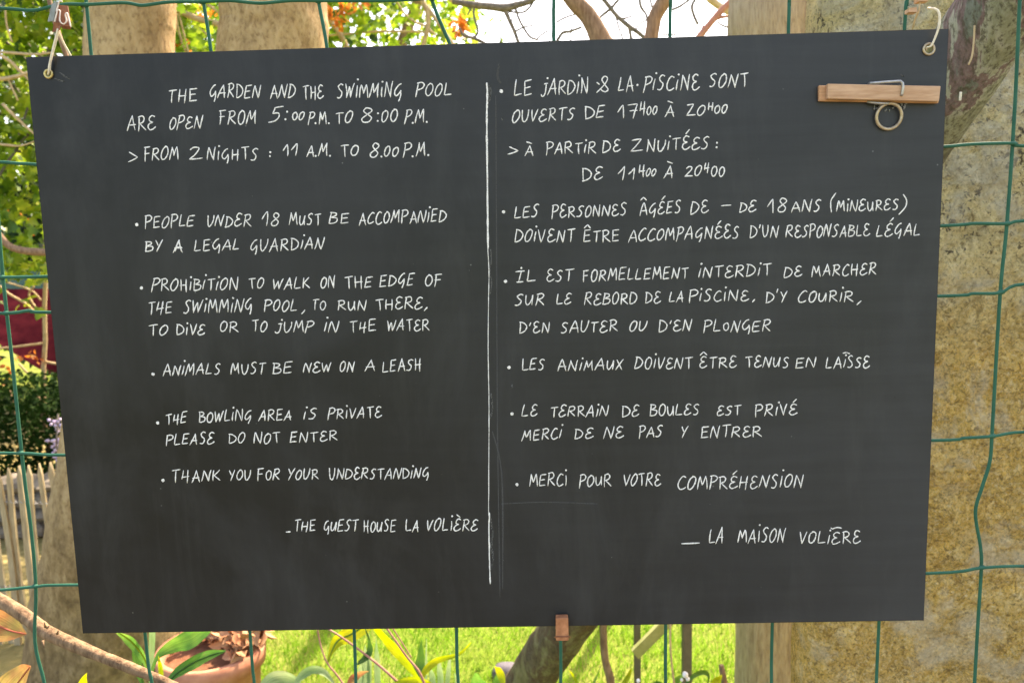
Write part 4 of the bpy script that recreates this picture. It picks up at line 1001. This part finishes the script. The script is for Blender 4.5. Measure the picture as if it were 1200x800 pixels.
for zz in (.62, .25):
    for ph in (0, math.pi):
        x0, x1 = at(-160,600,2.45).x, at(108,600,2.45).x
        mb = MB(); mb.tube([(x0+(x1-x0)*i/260, 2.45+.010*math.cos(i*.55+ph), zz+.006*math.sin(i*.55+ph)+.006*math.sin(i*.05)) for i in range(261)], .0016, 5); mb.build('twisted_wire', M_steel, pf)

# ------------------------------------------------------------------ branch lying across, lower left (just behind the wire)
br = thing('cut_branch', 'long peeling brown branch slanting down behind the wires at the lower left', 'branch', at(100,752,.12))
S = cat([(-190,600,.24,7),(-90,655,.20,8),(0,703,.16,8),(30,722,.15,8),(48,736,.14,9),(70,748,.13,8),(110,765,.12,7.2),(150,781,.10,6.5),(190,797,.09,5.6),(240,822,.07,5),(330,880,.05,4.5)], 9)
mb = MB(); mb.tube([at(a,b_,Y) for a,b_,Y,r in S], [pxr(r,Y) for a,b_,Y,r in S], 18, disp=lambda p: .10*noise.noise(p*45)+.07*noise.noise(p*130)); mb.build('bark', M_branch, br)
for (x,y,a,l) in ((53,734,1.2,7),(55,735,.5,5),(67,742,.8,5),(50,750,-1,6)):
    mb = MB(); p = at(x,y,.12); mb.tube([p, p+Vector((.006*math.cos(a),-.004,.008*math.sin(a)))], [.0016,.0006], 5); mb.build('stub', M_branch, br)

# ------------------------------------------------------------------ strap / broad leaf builder
def bladeleaf(root, name, pts, Y, m_, tw=0.0, fold=.25, vein=None, k=7, depth=.3):
    """pts (px,py,half width px); tw tilts the blade out of the picture plane"""
    S = cat(pts, k); n = len(S)
    yf = (lambda i: Y+depth*.1*math.sin(i/n*2.5)) if not isinstance(Y, tuple) else (lambda i: Y[0]+(Y[1]-Y[0])*i/(n-1))
    P_ = [at(a, b_, yf(i)) for i, (a, b_, r) in enumerate(S)]; vs = []; fs = []
    for i, (a, b_, r) in enumerate(S):
        t = (P_[min(i+1,n-1)]-P_[max(i-1,0)]).normalized(); f = Vector((0,-1,0)); f = (f-t*f.dot(t)).normalized()
        s_ = t.cross(f); aa = tw+.25*math.sin(i*.35); s2 = s_*math.cos(aa)+f*math.sin(aa); q = pxr(max(r,.15), yf(i)); up = f*math.cos(aa)-s_*math.sin(aa)
        wv = .08*q*math.sin(i*.9)
        vs += [P_[i]-s2*q+up*(fold*q+wv), P_[i]-s2*q*.5+up*fold*q*.35, P_[i], P_[i]+s2*q*.5+up*fold*q*.35, P_[i]+s2*q+up*(fold*q-wv)]
    for i in range(n-1):
        for j in range(4): a = i*5+j; fs.append((a,a+1,a+6,a+5))
    mb = MB(); mb.add(vs, fs); o = mb.build(name, m_, root)
    uv = o.data.uv_layers.new(name='leaf')
    for lp in o.data.loops: uv.data[lp.index].uv = ((lp.vertex_index % 5)/4, (lp.vertex_index//5)/n)
    if vein:
        mb = MB(); mb.tube([p+Vector((0,-.0008,0)) for p in P_], [max(pxr(min(r*.12+.25,1.1), Y if not isinstance(Y,tuple) else Y[0]),.0003) for *_, r in S], 5); mb.build('vein', vein, o)
    return o
def stem(root, pts, Y, m_, name='stem'): return limb(root, name, pts, Y, m_, 6, 7, .02)
def rootstem(root, x, Y, px, py, m_):
    e = at(px, py, Y); mb = MB(); mb.tube([(x, Y, 0), ((x+e.x)/2, Y, e.z*.5), e], [.006,.005,.0045], 7); mb.build('stem', m_, root)

# red yellow leaves lower left
rl = thing('red_leaved_plant', 'plant with large yellow and red leaves at the lower left corner below the branch', 'plant', (at(-30,760,.35).x,.35,0))
rootstem(rl, at(-30,760,.35).x, .35, -40, 770, M_vein)
bladeleaf(rl, 'leaf', [(-75,712,3),(-50,716,18),(-15,727,24),(12,738,15),(31,742,1)], .35, M_rededge, .5, .15, M_vein)
bladeleaf(rl, 'leaf', [(-30,880,3),(-5,840,18),(15,808,22),(28,790,14),(36,780,1)], .33, M_rededge, .4, .15, M_vein)
bladeleaf(rl, 'leaf', [(100,840,3),(96,815,8),(98,800,6),(102,788,.5)], .36, M_strapy, .3, .2)

# canna beside the pot
c1 = thing('strap_leaf_plant', 'green strap leaved plant beside the terracotta pot', 'plant', (at(178,800,.55).x,.55,0))
rootstem(c1, at(178,800,.55).x, .55, 178, 812, M_strap)
bladeleaf(c1, 'leaf', [(176,796,2),(170,772,6),(155,752,6.5),(140,741,4),(132,736,.5)], .55, M_strap, .2, .3, M_strapy)
bladeleaf(c1, 'leaf', [(177,790,2),(186,768,4),(205,755,9),(224,748,12),(240,736,9),(256,722,1)], .55, M_strap, .25, .22)
bladeleaf(c1, 'leaf', [(192,806,3),(206,790,6),(225,777,7.5),(245,768,6.5),(265,762,.5)], .52, M_strap, .5, .3, M_strapd)
bladeleaf(c1, 'leaf', [(177,815,4.5),(178,780,4.5),(179,745,4.5),(180,710,3)], .58, M_pale, .4, .3)
bladeleaf(c1, 'leaf', [(172,812,4),(166,790,8),(160,768,5),(156,756,.6)], .57, M_strapd, .3, .3)
bladeleaf(c1, 'leaf', [(186,815,3),(190,795,5),(188,778,3),(186,768,.5)], .53, M_strapy, .4, .3)
# second clump
c2 = thing('strap_leaf_plant', 'yellow green leafy clump with red stems growing up below the left middle of the board', 'plant', (at(440,850,.7).x,.7,0))
rootstem(c2, at(440,850,.7).x, .7, 420, 845, M_strap)
stem(c2, [(420,845,1.6),(408,812,1.4),(396,792,1.2),(384,777,1.1),(377,760,1),(373,742,.9),(371,725,.8)], .7, M_pink)
bladeleaf(c2, 'leaf', [(384,777,.8),(389,762,4),(397,749,8),(412,742,10),(432,728,9),(450,712,1)], .7, M_strapy, .2, .2, M_strap)
bladeleaf(c2, 'leaf', [(418,778,1),(427,772,4),(434,762,4),(433,748,3.5),(428,735,1)], .68, M_strapd, .6, .3)
stem(c2, [(384,736,1.1),(400,746,1.2),(425,764,1.4),(450,784,1.6),(474,806,1.8)], .7, M_pink)
bladeleaf(c2, 'leaf', [(500,808,2.2),(486,788,4.5),(466,764,6),(446,740,6.5),(425,715,2)], .66, M_strapy, .3, .25)
stem(c2, [(500,810,1.8),(492,788,1.6),(476,768,1.4),(462,748,1.3),(448,728,1.2)], .64, M_pink)
stem(c2, [(482,770,.8),(471,752,.8),(460,735,.8)], .64, M_pink)
bladeleaf(c2, 'leaf', [(489,815,3),(491,790,7),(493,770,5),(494,749,.4)], .78, M_strapd, .2, .3)
bladeleaf(c2, 'leaf', [(492,800,2),(500,784,4.5),(513,773,4),(538,766,2),(552,752,.5)], .68, M_strapy, .3, .3)
for x0,x1,yt,wd in ((443,441,748,4),(430,428,755,5),(433,433,742,3),(517,514,770,4),(524,528,764,3),(499,500,748,1.6),(508,505,782,4),(346,330,792,9),(421,424,775,5)):
    bladeleaf(c2, 'leaf', [(x0,830,wd),(x0,805,wd),((x0+x1)/2,(yt+800)/2,wd*.9),(x1,yt,.3)], .95, M_pale, .2, .3)
bladeleaf(c2, 'leaf', [(340,812,2),(352,794,5),(366,784,5),(380,788,4),(392,801,1)], .72, M_pale, .5, .3)
bladeleaf(c2, 'leaf', [(300,812,3),(318,797,9),(335,794,9),(350,802,4),(360,812,1)], .74, M_pale, .4, .3)
bladeleaf(c2, 'leaf', [(405,815,2),(412,798,5),(420,790,4),(432,786,.5)], .7, M_rededge, .4, .3)
bladeleaf(c2, 'leaf', [(455,812,3),(470,800,5),(490,797,5),(508,803,2)], .66, M_strapy, .5, .3)
# pointed leaf and rounded plant by the leaning trunk
c3 = thing('round_leaf_plant', 'low green plant with rounded leaves at the foot of the leaning trunk', 'plant', (at(575,840,.95).x,.95,0))
rootstem(c3, at(575,840,.95).x, .95, 572, 835, M_strap)
bladeleaf(c3, 'leaf', [(572,835,2),(566,815,9),(562,800,11),(560,789,4)], .95, M_strap, .5, .2)
bladeleaf(c3, 'leaf', [(578,835,2),(584,815,7),(585,800,9),(583,790,2)], .95, M_strapd, .4, .2)
bladeleaf(c3, 'leaf', [(590,808,1),(589,795,5),(584,784,4),(580,780,.6)], .93, M_strapy, .2, .2)
bladeleaf(c3, 'leaf', [(545,835,2),(540,812,5),(536,798,3),(533,788,.5)], .95, M_pale, .4, .2)
rk = MB(); c = at(594,786,1.9); blob(rk, c, .06, .05, .045, 12, 8, .08)
for _ in range(1): pass
rk = MB(); gp = gnd(588,792); blob(rk, (gp.x+.02,gp.y,.01), .06, .05, .042, 12, 8, .08); tag(rk.build('rock', M_rock), 'rounded grey violet rock on the grass left of the leaning trunk', 'rock')

# white budded plant and stump
c4 = thing('white_flowered_plant', 'low plant with white buds and an orange stem in front of the dark posts', 'plant', (at(800,850,1.0).x,1.0,0))
rootstem(c4, at(800,850,1.0).x, 1.0, 795,830, M_strap)
stem(c4, [(796,835,1.4),(790,800,1.3),(787,775,1.2),(785.5,750,1.2),(786,720,1.1)], 1.0, M_twigwarm)
for x,y,r in ((803,790,3.6),(806,795,2.5),(748,797,2.4),(799,796,2)):
    mb = MB(); blob(mb, at(x,y,.98), pxr(r,.98), pxr(r,.98), pxr(r*1.1,.98), 9, 7, .12); mb.build('bud', M_bud, c4)
for pts, m_ in (([(800,806,1),(812,792,2.5),(824,787,3),(830,792,2),(829,802,.6)],M_strapd),([(795,812,2),(792,800,4),(797,793,3),(803,790,.6)],M_strap),([(832,812,2),(838,800,5),(843,794,3),(846,790,.5)],M_strapy),
                ([(725,815,2),(732,800,3),(737,790,2.5),(740,782,.4)],M_strapy),([(690,820,1),(696,800,1.6),(700,790,1),(704,780,.3)],M_strap),([(680,815,1),(676,800,2),(671,790,1.5),(667,784,.3)],M_strapy),([(760,815,2),(766,803,3),(772,799,2),(777,801,.4)],M_strap)):
    bladeleaf(c4, 'leaf', pts, 1.0, m_, .4, .3)
mb = MB(); 
p = at(848,800,1.1); mb.tube([Vector((p.x,1.1,0)),at(849,800,1.1),at(845,779,1.1)], [.012,.008,.006], 9, disp=lambda p: .15*noise.noise(p*70)); tag(mb.build('cut_stick', M_stick), 'short broken reddish brown stick standing beside the streaky trunk', 'stick')

# ------------------------------------------------------------------ posts and mossy board
def post(px0, px1, Y, lab):
    a = at(px0, 765, Y); c = at(px1, 765, Y); r = (c.x-a.x)/2; mb = MB(); x = (a.x+c.x)/2
    mb.box((x, Y, .62), (r, r, .62)); o = mb.build('metal_post', M_post, None, False); bevel(o, .002); tag(o, lab, 'post', 'dark metal posts behind the board')
post(743, 750.5, 1.55, 'thin dark metal post crossed by the mossy board end')
post(799.5, 810, 1.45, 'thicker dark metal post right of the mossy board end')
mb = MB(); A = at(744,768,1.46); B_ = at(800,712,1.46); d = (B_-A); L = d.length; d.normalize()
nrm = Vector((-d.z,0,d.x)); hw = pxr(6.5,1.46)
mb.add([A-nrm*hw, A+nrm*hw+d*.004, A+nrm*hw+d*(L+.3), A-nrm*hw+d*(L+.3)]+[p_+Vector((0,.018,0)) for p_ in (A-nrm*hw, A+nrm*hw+d*.004, A+nrm*hw+d*(L+.3), A-nrm*hw+d*(L+.3))],
       [(3,2,1,0),(4,5,6,7),(0,1,5,4),(1,2,6,5),(2,3,7,6),(3,0,4,7)])
tag(mb.build('mossy_board', M_moss, None, False), 'slanting greenish board end resting against the dark posts', 'board')

# ------------------------------------------------------------------ terracotta pot
py_ = 1.35; pc_ = at(250,790,py_)
pt = thing('terracotta_pot', 'broad terracotta pot heaped with dead leaves below the board', 'pot', (pc_.x, py_, 0))
rim = at(250,757,py_).z
mb = MB()
prof = [(.085,0),(.115,rim*.55),(.128,rim-.05),(.142,rim-.05),(.145,rim),(.128,rim),(.122,rim-.03)]
n = 40; vs = []; fs = []
for r, z in prof:
    for k in range(n): a = 2*math.pi*k/n; vs.append((pc_.x+r*math.cos(a), py_+r*math.sin(a), z))
for i in range(len(prof)-1):
    for k in range(n): fs.append((i*n+k, i*n+(k+1)%n, (i+1)*n+(k+1)%n, (i+1)*n+k))
fs.append(tuple(range(n-1,-1,-1))); mb.add(vs, fs); mb.build('pot_body', M_terra, pt)
mb = MB(); mb.add([(pc_.x, py_, rim-.02)]+[(pc_.x+.121*math.cos(2*math.pi*k/24), py_+.121*math.sin(2*math.pi*k/24), rim-.028) for k in range(24)], [(0,1+k,1+(k+1)%24) for k in range(24)]); mb.build('soil', M_soil, pt)
mb = MB()
for _ in range(300):
    a_ = random.uniform(-.9,2.6); q = .13*math.sqrt(random.random())
    addleaf(mb, Vector((pc_.x+.015+q*math.cos(a_), py_+.01+q*math.sin(a_), rim+random.random()*.06)), random.uniform(.025,.05), SIMP, fold=.8)
o = mb.build('dead_leaves', M_dry); tag(o, 'heap of crisp orange brown dead leaves spilling over the terracotta pot', 'leaves', kind='stuff')
